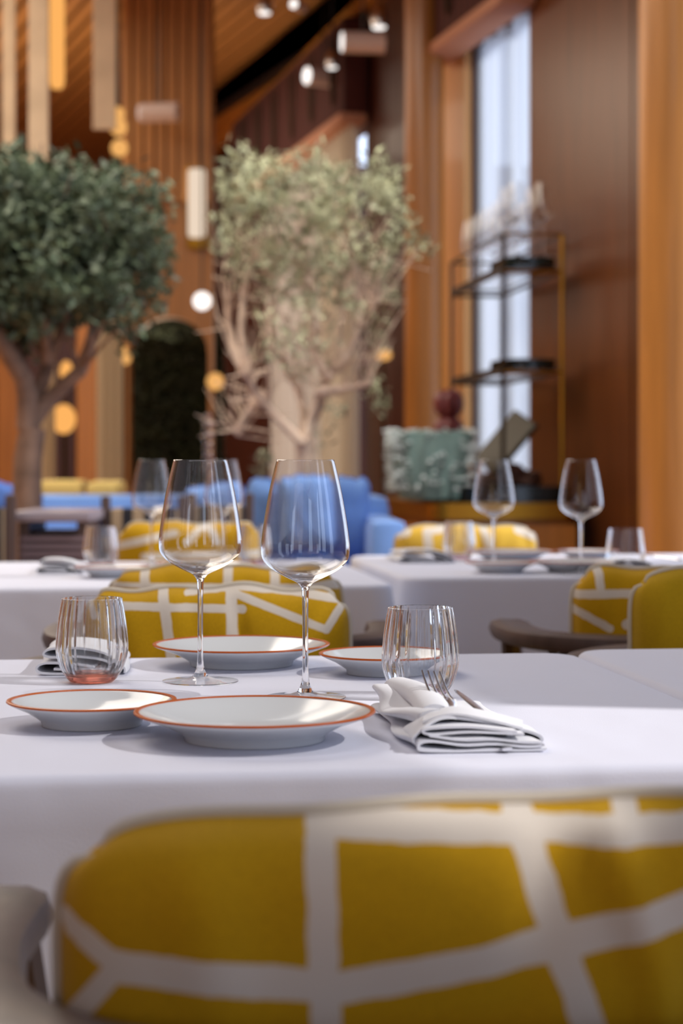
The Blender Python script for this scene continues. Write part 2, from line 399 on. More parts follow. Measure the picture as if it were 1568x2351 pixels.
# portals guide skylight through the openings
for (a, b) in wins[:4]:
    p = wp((a+b)/2, .02); area('window_portal', (p.x, p.y, 1.9), WN, (b-a), 3.0, 1, (1, 1, 1), True)
p = wp(4.8, .06); area('high_opening_portal', (p.x, p.y, 3.8), WN, 8.4, .84, 1, (1, 1, 1), True)
for x0, x1 in ((-5.2, -3.8), (1.2, 2.4)): area('front_portal', ((x0+x1)/2, -4.78, 1.75), (0, 1, 0), x1-x0, 3.5, 1, (1, 1, 1), True)

# window frames + sheers of the two windows in view
def window(n, y0, y1, top, sheers, mat, label, fold, amp):
    m_ = MB(); wall_piece(m_, y0, y0+.05, .35, top, .06, -.06); wall_piece(m_, y1-.05, y1, .35, top, .06, -.06); wall_piece(m_, y0, y1, .35, .42, .06, -.06)
    wall_piece(m_, (y0+y1)/2-.02, (y0+y1)/2+.02, .35, top, .04, -.07)
    wn = m_.build('window_%d' % n, M['chrome'] if n == 1 else M['darkbrass'], smooth=False); struct(wn)
    s = MB()
    if n == 1: strip(s, y0+.003, y1-.003, .36, top+.04, -.022, fold, .022, 160)
    else: strip(s, y0, y1+.03, .1, top, .06, fold, amp, 160)
    o = s.build('curtain', mat); tag(o, label, 'curtain'); return o
window(1, 10.0, 11.1, 3.4, 1, M['sheer'], 'pale blue-white sheer curtain over the tall window behind the brass shelves', 4, .05)
window(2, 13.5, 16.6, 3.4, 1, M['sheerwarm'], 'beige sheer curtain over the far window behind the airy silver tree', 12, .03)
# grey-cream curtain panel at the near side of the far window (px 770-845)
s = MB(); strip(s, 13.35, 14.4, .02, 3.38, .14, 6, .025, 120)
tag(s.build('curtain', M['cream']), 'grey-cream drape at the right edge of the far window, right of the airy tree', 'curtain')
# pelmets above the windows: maroon fabric box with pink lower edge and gold cord swags
for k, (y0, y1, lab) in enumerate(((9.85, 11.4, 'maroon fabric pelmet with pink lower edge above the bright window'), (13.3, 17.6, 'long maroon pelmet with gold cords above the far beige window'))):
    t = thing('pelmet', lab, 'pelmet', tuple(wp(y0, .14).xy) + (3.38,), WA)
    L = (y1-y0)/math.cos(WA)
    MB().box((0, L/2, .34), (.18, L, .68), bev=.02).build('fabric_box', M['maroon'], t)
    MB().box((-.02, L/2, -.02), (.2, L+.02, .07), bev=.02).build('lower_edge', M['pinktrim'], t)
    for j in range(int(L/.7)):
        y = .15+j*.7
        pts = [(-.11, y+.2*(a/8), .6-.5*math.sin(math.pi*a/8)) for a in range(9)]
        MB().tube(pts, .009, 6).build('cord', M['darkbrass'], t)
# soffit beam along the wall-ceiling corner
m_ = MB(); m_.box((0, 0, 0), (.10, 12.5, .17))
struct(m_.build('trim_2', M['beam'], smooth=False, loc=(.163-.7+.02, 13.8+2.04, CEIL-.03), rz=BA))
# brown soffit between the beam and the window wall, and the moulding under it
m_ = MB(); A_ = Vector((.163, 13.8)); D2 = Vector((-1.39, 4.05)).normalized()
qa, qb = A_-D2*4, A_+D2*8.5; wa_, wb_ = wp(9.0, 0), wp(22.2, 0)
pts_ = [(qa.x+.03, qa.y), (wa_.x, wa_.y), (wb_.x, wb_.y), (qb.x+.03, qb.y)]
m_.add([(*p_, z) for z in (CEIL-.09, CEIL-.04) for p_ in pts_], [(0, 3, 2, 1), (4, 5, 6, 7), (0, 1, 5, 4), (1, 2, 6, 5), (2, 3, 7, 6), (3, 0, 4, 7)])
struct(m_.build('trim_3', M['oak'], smooth=False))
m_ = MB(); wall_piece(m_, 11.4, 22.2, 4.10, 4.2, .10, .12); struct(m_.build('trim_4', M['oak'], smooth=False))
# cladding of the window wall: lacquered panels
def panel(name, y0, y1, z0, z1, off, t, mat):
    m_ = MB(); wall_piece(m_, y0, y1, z0, z1, t, off); return m_.build(name, mat, smooth=False)
for (a, b) in ((7.25, 8.6), (8.615, 9.98)):
    o = panel('lacquer_panel', a, b, .1, 4.2, .05, .045, M['lacquer']); o.parent = wr
# veneer reveal beside window 1, sunlight put into its colour, and panels further on
o = panel('veneer_panel', 11.12, 11.75, 0, 4.2, .04, .04, M['oaksunlit']); o.parent = wr
for (a, b) in ((11.76, 12.6), (12.61, 13.45)):
    o = panel('dark_panel', a, b, 0, 4.2, .03, .03, M['darkred']); o.parent = wr
def column(px, d, r, mat, label):
    x = (px-784)/F*d
    t = thing('column', label, 'column', (x, d, 0))
    MB().lathe([(0, .0), (r, .0), (r, CEIL+.1), (0, CEIL+.1)], 48, close=False).build('shaft', mat, t)
    MB().lathe([(r, .0), (r+.03, .0), (r+.03, .12), (r, .15)], 48, close=True).build('base_ring', M['darkbrass'], t)
    return t
column(1552, 7.0, .135, M['oak'], 'round honey-coloured wooden column at the right edge of the photo')
column(974, 11.15, .115, M['oakdeep'], 'round amber wooden column left of the bright window')

# arched portal at the far end, with slatted top
dp = 13.6; kx = dp/F
def X(px, d=dp): return (px-784)/F*d
zt = CEIL+.02
pt = thing('arched_portal', 'brown wooden portal with vertical slats above a dark green arch', 'portal', (X(385), dp, 0))
x0, x1 = X(284)-X(385), X(490)-X(385); r_ = X(480)-X(390); cxp = X(390)-X(385); zs = zpx(815, dp)
arc = [(cxp+r_*math.cos(a*math.pi/16), zs+r_*math.sin(a*math.pi/16)*.95) for a in range(17)]
poly = [(x1, 0), (x1, zt), (x0, zt), (x0, 0), (cxp-r_, 0)] + [(x, z) for x, z in reversed(arc)] + [(cxp+r_, 0)]
m_ = MB()
top_edge = [(x, zt) for x, z in arc]
for i in range(16):
    (xa, za), (xb, zb) = arc[i], arc[i+1]
    m_.add([(xa, -.1, za), (xb, -.1, zb), (xb, -.1, zt), (xa, -.1, zt), (xa, .1, za), (xb, .1, zb), (xb, .1, zt), (xa, .1, zt)],
           [(0, 1, 2, 3), (7, 6, 5, 4), (0, 4, 5, 1), (2, 6, 7, 3)])
m_.box(((x1+cxp+r_)/2, 0, zt/2), (x1-cxp-r_, .2, zt)); m_.box(((x0+cxp-r_)/2, 0, zt/2), (cxp-r_-x0, .2, zt))
m_.build('arch_panel', M['portal'], pt, smooth=False)
for i in range(8):
    xx = x0+.04+i*.079; z0_ = zpx(470, dp)
    MB().box((xx, -.13, (zt+z0_)/2), (.064, .04, zt-z0_), bev=.01).build('slat', M['portalslat'], pt, smooth=False)
# dark hedge inside the arch
m_ = MB(); rnd = random.Random(3)
m_.prism([(x-cxp, z) for x, z in arc] + [(-r_, 0), (r_, 0)], 0, .1)
hd = m_.build('hedge_wall', M['hedge'], smooth=False, loc=(X(390), dp+.5, 0)); hd.scale = (1.25, 1, 1.04)
tag(hd, 'dark green planted wall seen through the arch', 'hedge')
lv = MB()
for i in range(2600):
    x = rnd.uniform(-r_, r_); z = rnd.uniform(0.1, zs+r_*.9)
    if z > zs and (x/r_)**2+((z-zs)/r_)**2 > 1: continue
    a = rnd.uniform(0, 6.28); s_ = rnd.uniform(.03, .06); y = -rnd.uniform(.0, .12)
    dx, dz = math.cos(a)*s_, math.sin(a)*s_
    lv.add([(x, y, z), (x+dx*.5-dz*.35, y-.02, z+dz*.5+dx*.35), (x+dx, y-.01, z+dz), (x+dx*.5+dz*.35, y-.03, z+dz*.5-dx*.35)], [(0, 1, 2, 3)])
o = lv.build('foliage', M['hedge'], hd, smooth=False); o['kind'] = 'stuff'

# left partition screen with amber panels, far left
pd = 14.2
t = thing('wood_screen', 'low amber-brown wooden partition behind the dense olive tree', 'partition', (X(120, pd), pd, 0))
for i, (a, b, mt) in enumerate(((-60, -6, 'darkred'), (-5, 52, 'oakdeep'), (53, 118, 'darkred'), (119, 176, 'darkred'), (177, 224, 'oak'), (225, 300, 'darkred'))):
    MB().box((X((a+b)/2, pd)-X(120, pd), 0, 1.2), ((b-a)*pd/F, .08, 2.4), bev=.01).build('panel', M[mt], t, smooth=False)
def curtain(px0, px1, d, z0, z1, mat, label, name='curtain', cat='curtain', folds=4, amp=.02):
    w_ = (px1-px0)/F*d
    m_ = MB(); 
    for sgn in (0,):
        m_.grid(lambda u, v: ((u-.5)*w_, amp*math.sin(u*folds*2*math.pi), (z1-z0)*v), folds*12, 1)
        m_.grid(lambda u, v: ((u-.5)*w_, .012+amp*math.sin(u*folds*2*math.pi), (z1-z0)*v), folds*12, 1)
    o = m_.build(name, mat, loc=(X((px0+px1)/2, d), d, z0)); tag(o, label, cat); return o
curtain(222, 282, 12.0, 0.02, 2.35, M['cream'], 'cream curtain hanging right of the dense olive tree trunk', folds=3)
curtain(95, 126, 12.6, 0.02, 2.35, M['cream'], 'narrow pale curtain just right of the olive tree trunk', folds=2)
# hanging cream banners upper left
for k, (a, b, yb, lab) in enumerate(((66, 112, 380, 'cream hanging banner above the dense olive tree'), (6, 36, 425, 'narrow cream hanging banner at the left edge of the photo'), (214, 266, 298, 'cream hanging banner left of the slatted portal top'))):
    d = 11.0 + .4*k; z0_ = zpx(yb, d)
    t = thing('banner', lab, 'banner', (X((a+b)/2, d), d, z0_))
    w_ = (b-a)/F*d; h = CEIL+.1-z0_
    MB().box((0, 0, h/2), (w_, .03, h), bev=.008).build('cloth', M['panelcream'], t, smooth=False)
    MB().box((0, 0, .012), (w_+.004, .04, .024), bev=.008).build('hem', M['panelcream'], t, smooth=False)
# long amber tube pendant
d = 10.5; z0_ = zpx(205, d)
t = thing('pendant_lamp', 'long glowing amber tube pendant at upper left', 'lamp', (X(131, d), d, z0_))
MB().lathe([(0, 0), (.03, .005), (.042, .04), (.042, .75), (.03, .78), (0, .785)], 20, close=False).build('lamp_shade', M['amber'], t)
MB().tube([(0, 0, .78), (0, 0, CEIL+.05-z0_)], .006, 6).build('cord', M['black'], t)
# small amber lamps around the partition
def globe(px, py, d, r, mat, label, cat='lamp', group=None, sq=1.0, stem='down'):
    z = zpx(py, d)
    t = thing('globe_lamp', label, cat, (X(px, d), d, z), 0, group)
    MB().lathe([(0, -r*sq)] + [(r*math.sin(a*math.pi/10), -r*sq*math.cos(a*math.pi/10)) for a in range(1, 10)] + [(0, r*sq)], 16, close=False).build('lamp_shade', mat, t)
    if stem == 'down': MB().lathe([(0, -z), (r*.8, -z), (r*.8, -z+.02), (.01, -z+.03), (.01, -r*sq*.9), (0, -r*sq*.9)], 12, close=False).build('stand', M['darkbrass'], t)
    else: MB().tube([(0, 0, r*sq*.9), (0, 0, CEIL+.1-z)], .006, 6).build('cord', M['black'], t)
    return t
globe(152, 852, 13.2, .045, M['amber'], 'small oblong amber lamp glowing between the olive tree forks', sq=1.6)
globe(146, 962, 13.0, .085, M['amber'], 'larger amber lamp glowing low beside the olive tree trunk', sq=1.2)
globe(276, 803, 13.1, .045, M['ambersmall'], 'upper tiny amber lamp left of the green arch')
globe(286, 822, 12.9, .045, M['ambersmall'], 'lower tiny amber lamp left of the green arch')
globe(272, 292, 13.1, .06, M['ambersmall'], 'middle amber bulb on the edge of the slatted portal', stem='up')
globe(274, 340, 13.2, .06, M['ambersmall'], 'lowest amber bulb on the edge of the slatted portal', stem='up')
globe(270, 262, 13.0, .05, M['ambersmall'], 'topmost amber bulb on the edge of the slatted portal', stem='up')
globe(494, 876, 13.2, .06, M['ambersmall'], 'amber lamp just right of the green arch')
globe(880, 815, 12.4, .055, M['ambersmall'], 'amber wall lamp on the dark panel right of the airy tree', sq=.7)
globe(464, 691, 13.0, .062, M['whitelamp'], 'round white lamp beneath the bright slit above the green arch', stem='up')
# bright window slit above the arch, imitated by an added glowing bar
t = thing('window_slit', 'tall narrow cream window slit, an added glowing bar, on the right side of the portal', 'lamp', (X(456), dp-.17, zpx(570, dp)))
m_ = MB(); H_ = zpx(395, dp)-zpx(570, dp)
m_.box((0, 0, H_*.55), (.125, .06, H_*.9), bev=.03); m_.build('glow_bar', emit('cream_slit_glow', (1, .8, .62, 1), .85), t)
MB().box((0, .035, H_/2), (.15, .03, H_+.04), bev=.01).build('back_plate', M['gold'], t)
# ceiling spotlights
def spot(px, py, d, label, rot=0, tube=True, s=1.0):
    z = zpx(py, d)
    t = thing('spotlight', label, 'spotlight', (X(px, d), d, z), rot)
    if tube:
        MB().tube([(-.13*s, 0, 0), (.13*s, 0, 0)], .066*s, 20).build('housing', M['satinwhite'], t)
        MB().tube([(-.136*s, 0, 0), (-.128*s, 0, 0)], .058*s, 20).build('lens', M['whitelamp'], t)
    else:
        MB().lathe([(0, -.06*s), (.05*s, -.055*s), (.06*s, 0), (.045*s, .05*s), (.02*s, .09*s), (0, .09*s)], 20, close=False).build('housing', M['chrome'], t)
        MB().lathe([(0, -.068*s), (.04*s, -.064*s), (.045*s, -.056*s), (0, -.056*s)], 20, close=False).build('lens', M['whitelamp'], t)
    MB().tube([(0, 0, .04*s), (0, 0, 4.32-z)], .008, 6).build('stem', M['black'], t)
    return t
spot(834, 98, 11.8, 'horizontal cylinder spotlight hanging below the dark beam', R(8))
spot(870, 42, 12.2, 'small round spotlight just above the cylinder spotlight', tube=False, s=1.0)
spot(742, 178, 13.6, 'slanting tube spotlight, lowest of the ceiling fittings', R(30), s=1.0)
spot(762, 140, 13.2, 'small round spotlight above the slanting tube spotlight', tube=False, s=.8)
spot(607, 12, 12.4, 'small round ceiling spotlight at the top left of the wooden ceiling', tube=False, s=.9)
spot(686, 14, 12.8, 'small tube spotlight at the top centre of the wooden ceiling', R(60), s=.5)
spot(366, 258, 13.0, 'pale cluster spotlight in front of the slatted portal', R(-12), s=1.0)

# ---------------------------------------------------------------- olive trees
def leaf_cloud(mb, centres, rnd, per, L, Wd, up=.35):
    for c, rad in centres:
        for k in range(per):
            th = rnd.uniform(0, 6.283); ph = math.acos(rnd.uniform(-1, 1)); r = rad*rnd.random()**.45
            p = c + Vector((math.sin(ph)*math.cos(th), math.sin(ph)*math.sin(th), math.cos(ph)))*r
            d = Vector((rnd.gauss(0, 1), rnd.gauss(0, 1), rnd.gauss(up, 1))).normalized()
            s = d.cross(Vector((rnd.gauss(0, 1), rnd.gauss(0, 1), rnd.gauss(0, 1)))).normalized()
            l = L*rnd.uniform(.6, 1.25); w_ = Wd*rnd.uniform(.7, 1.3)
            mb.add([p, p+d*l*.5+s*w_, p+d*l, p+d*l*.5-s*w_], [(0, 1, 2, 3)])
def limb(mb, a, b, ra, rb, rnd, sag=.06, n=7, seg=8):
    a, b = Vector(a), Vector(b); L = (b-a).length; off = Vector((rnd.uniform(-1, 1), rnd.uniform(-1, 1), rnd.uniform(-.3, .3)))*L*sag
    pts = [a.lerp(b, i/(n-1)) + off*math.sin(math.pi*i/(n-1)) + Vector((rnd.gauss(0, 1), rnd.gauss(0, 1), 0))*L*.01 for i in range(n)]
    mb.tube(pts, [ra+(rb-ra)*i/(n-1) for i in range(n)], seg); return pts
# tree 1: dense dark crown, far left
rnd = random.Random(11); td = 7.0
def T1(px, py, dd=0): return Vector(((px-60)/F*td, dd, zpx(py, td)))
t1 = thing('olive_tree', 'dense dark green olive tree with a thick forked trunk at left', 'tree', (X(60, td), td, 0))
tr = MB()
limb(tr, (0.01, 0, .42), T1(62, 985), .062, .05, rnd, .03, seg=12)
forks = [((62, 985), (-8, 760), .042, .03, -.05), ((62, 985), (30, 700), .02, .015, .1), ((66, 975), (185, 850), .036, .026, 0), ((185, 850), (215, 700), .026, .016, .05),
         ((66, 970), (105, 830), .032, .026, .08), ((105, 830), (150, 690), .026, .014, .0), ((-8, 760), (-40, 560), .03, .015, 0), ((105, 830), (70, 640), .02, .012, -.1), ((-8, 760), (30, 600), .02, .01, .1)]
ends = []
for (a, b, ra, rb, dd) in forks:
    pts = limb(tr, T1(*a), T1(*b, dd), ra, rb, rnd, .12); ends.append(pts[-1])
for e in ends:
    for k in range(5):
        q = e+Vector((rnd.uniform(-.22, .22), rnd.uniform(-.25, .25), rnd.uniform(.1, .45))); limb(tr, e, q, .010, .003, rnd, .1, 5, 5)
tr.build('trunk', M['bark'], t1)
cents = []
for i in range(330):
    # crown: rounded mass, px -190..385, py 365..780
    u, v, w_ = rnd.gauss(0, .5), rnd.gauss(0, .5), rnd.gauss(0, .5)
    n_ = math.sqrt(u*u+v*v+w_*w_); 
    if n_ > 1: u, v, w_ = u/n_, v/n_, w_/n_
    if n_ < .35: u, v, w_ = u*1.6, v*1.6, w_*1.6
    px = 85+275*u+rnd.gauss(0, 14); py = 580-200*w_+rnd.gauss(0, 12)
    if py > 720 and px > 120: py -= 60
    cents.append((T1(px, py, v*.42), rnd.choice((.06, .08, .11))))
for px, py in ((270, 770), (330, 700), (345, 640), (350, 560), (300, 740), (245, 730), (-40, 700), (190, 720), (300, 410), (60, 395), (240, 395), (350, 470), (345, 420), (20, 420), (150, 420)):
    cents.append((T1(px, py, rnd.uniform(-.2, .2)), .07))
lf = MB(); leaf_cloud(lf, cents, rnd, 50, .052, .0095)
o = lf.build('foliage', M['leaf'], t1, smooth=False); o['kind'] = 'stuff'
MB().lathe([(0, 0), (.2, 0), (.24, .1), (.27, .38), (.29, .4), (.29, .45), (.25, .45), (.25, .42), (0, .42)], 40, close=False).build('pot', M['pot'], t1)
# tree 2: airy silver olive, centre
rnd = random.Random(5); td2 = 8.5
def T2(px, py, dd=0): return Vector(((px-700)/F*td2, dd, zpx(py, td2)))
t2 = thing('olive_tree', 'airy silver-leaved olive tree with pale fanning branches in the centre', 'tree', (X(700, td2), td2, 0))
tr = MB(); ends = []
limb(tr, (.0, 0, .4), T2(700, 1010), .05, .042, rnd, .04, seg=12)
fan = [((695, 1020), (560, 860)), ((560, 860), (520, 640)), ((560, 860), (575, 600)), ((695, 1010), (625, 800)), ((625, 800), (610, 520)), ((625, 800), (660, 560)), ((700, 1000), (720, 780)), ((720, 780), (700, 480)),
       ((720, 780), (760, 500)), ((705, 1010), (790, 830)), ((790, 830), (860, 690)), ((790, 830), (815, 560)), ((720, 900), (850, 880)), ((850, 700), (900, 560)), ((610, 900), (545, 1000)), ((760, 870), (690, 790)), ((690, 790), (680, 600)), ((820, 740), (830, 620))]
for i, (a, b) in enumerate(fan):
    dd = rnd.uniform(-.25, .25); big = i % 2 == 0
    pts = limb(tr, T2(*a, dd*.4), T2(*b, dd), (.024 if a[1] > 850 else .015), (.011 if b[1] > 700 else .006), rnd, .14, 7, 7); ends += pts[3:]
for k in range(230):
    e = rnd.choice(ends); q = e+Vector((rnd.uniform(-.22, .22), rnd.uniform(-.22, .22), rnd.uniform(-.05, .36))); limb(tr, e, q, .0045, .002, rnd, .12, 4, 4)
tr.build('trunk', M['barkpale'], t2)
cents = []
for i in range(330):
    while True:
        px = rnd.uniform(500, 930); py = rnd.uniform(365, 860)
        half = 210-max(0, py-560)*.25-max(0, 470-py)*.5
        if abs(px-712) < half and (py < 640 or rnd.random() < .35): break
    if rnd.random() < (.30 if py < 620 else .5): continue
    cents.append((T2(px, py, rnd.uniform(-.3, .3)), .07))
for px, py in ((575, 375), (565, 395), (898, 400), (890, 440), (915, 460), (925, 520), (950, 545), (965, 565), (975, 572), (940, 570), (900, 560), (870, 930), (885, 940), (860, 900), (855, 770), (870, 790), (850, 850), (600, 1080), (610, 1050), (770, 950), (880, 620), (890, 680), (530, 470), (515, 430), (760, 400), (720, 380), (870, 740), (730, 1010)):
    cents.append((T2(px, py, rnd.uniform(-.1, .1)), .055))
lf = MB(); leaf_cloud(lf, cents, rnd, 20, .045, .0078)
o = lf.build('foliage', M['leafpale'], t2, smooth=False); o['kind'] = 'stuff'
MB().lathe([(0, 0), (.2, 0), (.24, .1), (.27, .36), (.29, .38), (.29, .43), (.25, .43), (.25, .4), (0, .4)], 40, close=False).build('pot', M['pot'], t2)
# spotlights aimed at the trees from the ceiling track
for px, d, tx, e in ((700, 8.5, 1.2, 360), (60, 7.0, .9, 120)):
    sd_ = bpy.data.lights.new('tree_spot', 'SPOT'); o = bpy.data.objects.new('tree_spot', sd_); C.objects.link(o); sd_.energy = e; sd_.spot_size = R(42); sd_.spot_blend = .6; sd_.shadow_soft_size = .06; sd_.color = (1, .95, .88)
    tgt = Vector((X(px, d), d, 1.6)); o.location = tgt+Vector((tx, -1.2, 2.4)); o.rotation_euler = (tgt-o.location).to_track_quat('-Z', 'Y').to_euler()

# ---------------------------------------------------------------- console cabinet, brass shelf unit and its ornaments
ca = R(7.1)
t = thing('console_cabinet', 'wooden console cabinet with brass band below the brass shelves', 'cabinet', (.62, 9.75, 0), R(10))
def rbox(mb, sx, sy, z0, z1, rc, n=8):
    pts = []
    for (cx, cy_, a0) in ((sx/2-rc, sy/2-rc, 0), (-sx/2+rc, sy/2-rc, 90), (-sx/2+rc, -sy/2+rc, 180), (sx/2-rc, -sy/2+rc, 270)):
        for k in range(n+1): a = R(a0+90*k/n); pts.append((cx+rc*math.cos(a), cy_+rc*math.sin(a)))
    m = len(pts); mb.add([(x, y, z0) for x, y in pts]+[(x, y, z1) for x, y in pts], [tuple(range(m-1, -1, -1)), tuple(range(m, 2*m))]+[(i, (i+1) % m, (i+1) % m+m, i+m) for i in range(m)]); return mb
rbox(MB(), .68, 1.74, .08, .715, .08).build('body', M['oakdeep'], t, sharp=30)
rbox(MB(), .74, 1.8, .715, .79, .1).build('brass_band', M['gold'], t, sharp=30)
rbox(MB(), .60, 1.68, 0, .08, .06).build('plinth', M['black'], t, sharp=30)
for sx in (-.17, .17): MB().box((sx, -.875, .4), (.32, .015, .58), bev=.005).build('door', M['oak'], t, smooth=False)
for sx in (-.03, .03): MB().tube([(sx, -.895, .5), (sx, -.895, .56)], .007, 8).build('handle', M['gold'], t)
tray = rbox(MB(), .56, .9, 0, .075, .12).build('base_slab', M['marble'], loc=(.76, 9.42, .79), rz=R(8), sharp=30)
tag(tray, 'dark green marble slab on the console cabinet top', 'slab')
TZ = .866
t = thing('shelf_unit', 'open brass two-tier shelf unit standing in front of the bright window', 'shelf', (.766, 9.08, TZ), ca)
W_, D_ = .285, 1.36; HT = 2.062-TZ
MB().tube([(0, 0, 0), (0, 0, HT)], .011, 8).build('post', M['darkbrass'], t)
for (x, y) in ((W_, 0), (0, D_), (W_, D_)):
    MB().tube([(x, y, 0), (x, y, HT)], .010, 8).build('post', M['gold'] if x > 0 and y == 0 else M['darkbrass'], t)
for z in (HT, 1.885-TZ, 1.405-TZ):
    for a, b, mt in (((0, 0), (W_, 0), 'gold'), ((0, D_), (W_, D_), 'darkbrass'), ((0, 0), (0, D_), 'darkbrass'), ((W_, 0), (W_, D_), 'darkbrass')):
        if z == HT and a == (0, 0) and b == (0, D_): pass
        MB().tube([(*a, z), (*b, z)], .010 if z < HT else .007, 8).build('rail', M[mt], t)
for z in (1.905-TZ, 1.42-TZ):
    MB().box((W_/2, D_/2, z), (W_-.03, D_-.05, .012), bev=.003).build('glass_shelf', M['foot'], t, smooth=False)
    rbox(MB(), .27, .42, z+.008, z+.052, .1).build('marble_shelf', M['marble'], t, sharp=30).location = (W_/2+.0, .22, 0)
    MB().box((.012, D_/2, z+.006), (.012, D_-.08, .02)).build('dark_edge', M['black'], t, smooth=False)
def CA(x, y, z=0):
    return (.766+x*math.cos(ca)-y*math.sin(ca), 9.08+x*math.sin(ca)+y*math.cos(ca), z)
# frosted teal vessel with ragged fins
rnd = random.Random(8)
tv = thing('fan_vase', 'squat teal glass vessel with ragged frosted edges on the console', 'vase', (X(990, 9.1), 9.1, .79))
def tmod(k, a): return (.018*noise.noise(Vector((math.cos(a)*3, math.sin(a)*3, k*.9)))+.012*noise.noise(Vector((math.cos(a)*13, math.sin(a)*13, k*2.3))))*(1 if k > 1 else 0)
MB().lathe([(0, 0), (.10, 0), (.15, .02), (.172, .12), (.182, .22), (.188, .33), (.17, .335), (.155, .25), (.12, .06), (0, .05)], 80, mod=tmod, close=False).build('bowl', M['teal'], tv)
fr_ = MB()
for k in range(1100):
    a = rnd.uniform(0, 6.283); z = rnd.uniform(.05, .345); r0 = .172+.016*(z/.34); l = rnd.uniform(.012, .060)
    if math.cos(a) > 0.3 and rnd.random() < .55: continue
    if math.sin(a) < -.45 and math.cos(a) > -.75 and rnd.random() < .85: continue
    c_, s_ = math.cos(a), math.sin(a); w_ = rnd.uniform(.006, .016); h = rnd.uniform(.006, .016)
    fr_.add([(r0*c_-w_*s_, r0*s_+w_*c_, z), (r0*c_+w_*s_, r0*s_-w_*c_, z), ((r0+l)*c_, (r0+l)*s_, z+rnd.uniform(-.008, .008)), (r0*c_, r0*s_, z+h)], [(0, 1, 2), (0, 2, 3), (1, 3, 2), (0, 3, 1)])
o = fr_.build('frosted_fins', M['frost'], tv, smooth=False); o['kind'] = 'stuff'
# gourd vase
gp = []
for k in range(41):
    z = k/40*.557; b_ = abs(math.sin(math.pi*(z/.557*4)))**.55
    gp.append((.034+.036*b_, z))
gp = [(0, 0)]+gp+[(0, .557)]
def gmod(k, a): return .007*math.cos(8*a)*(1 if 2 < k < 41 else 0)
o = MB().lathe(gp, 64, mod=gmod, close=False).build('gourd_vase', M['gourd'], loc=(X(1030, 9.75), 9.75, .79)); tag(o, 'plum-coloured lobed gourd vase behind the teal vessel', 'vase')
# petrified wood pieces
def rock(loc, size, rz, seed, label):
    bm = bmesh.new(); bmesh.ops.create_icosphere(bm, subdivisions=4, radius=1)
    for v in bm.verts:
        p = v.co.copy(); q = Vector((math.copysign(abs(p.x)**.6, p.x), math.copysign(abs(p.y)**.6, p.y), math.copysign(abs(p.z)**.7, p.z)))
        k = 1+.28*noise.noise(p*1.7+Vector((seed, 0, 0)))+.10*noise.noise(p*5+Vector((seed, 3, 0)))
        q = q*k; q.z = max(q.z, -.8)
        v.co = Vector((q.x*size[0], q.y*size[1], (q.z+.8)*size[2]))
    mb = MB(); bm.verts.index_update(); mb.add([v.co for v in bm.verts], [tuple(v.index for v in f.verts) for f in bm.faces]); bm.free()
    o = mb.build('stone', M['rock'], loc=loc, rz=rz); tag(o, label, 'stone'); return o
rz0 = .866
rock((.76, 9.35, rz0), (.155, .10, .028), .1, 1, 'long low brown stone at the bottom of the stone pile')
rock((.90, 9.52, rz0), (.08, .08, .042), .8, 4, 'pinkish stone at the right end of the stone pile')
rock((.67, 9.62, rz0), (.10, .08, .035), .5, 9, 'flat brown stone at the left end of the stone pile')
rock((.80, 9.40, rz0+.046), (.085, .07, .036), -.4, 13, 'rounded stone resting on top of the pile')
# slanted menu board leaning on the stones
bd = thing('menu_board', 'dark slanting board leaning on the stone pile', 'board', (X(1160, 9.25), 9.25, .95), 0)
m_ = MB(); a_ = R(52)
def slab(mb, L, Wd, Tk, ax):
    mb.box((0, 0, 0), (L, Wd, Tk), bev=.003)
m_.box((0, 0, 0), (.30, .20, .012), bev=.003)
o = m_.build('board', M['book'], bd, smooth=False); o.rotation_euler = (R(35), -R(50), 0); o.location = (0, 0, .13)
m_ = MB(); m_.box((0, 0, -.012), (.31, .21, .012), bev=.003); o = m_.build('backing', M['black'], bd, smooth=False); o.rotation_euler = (R(35), -R(50), 0); o.location = (0, 0, .13)

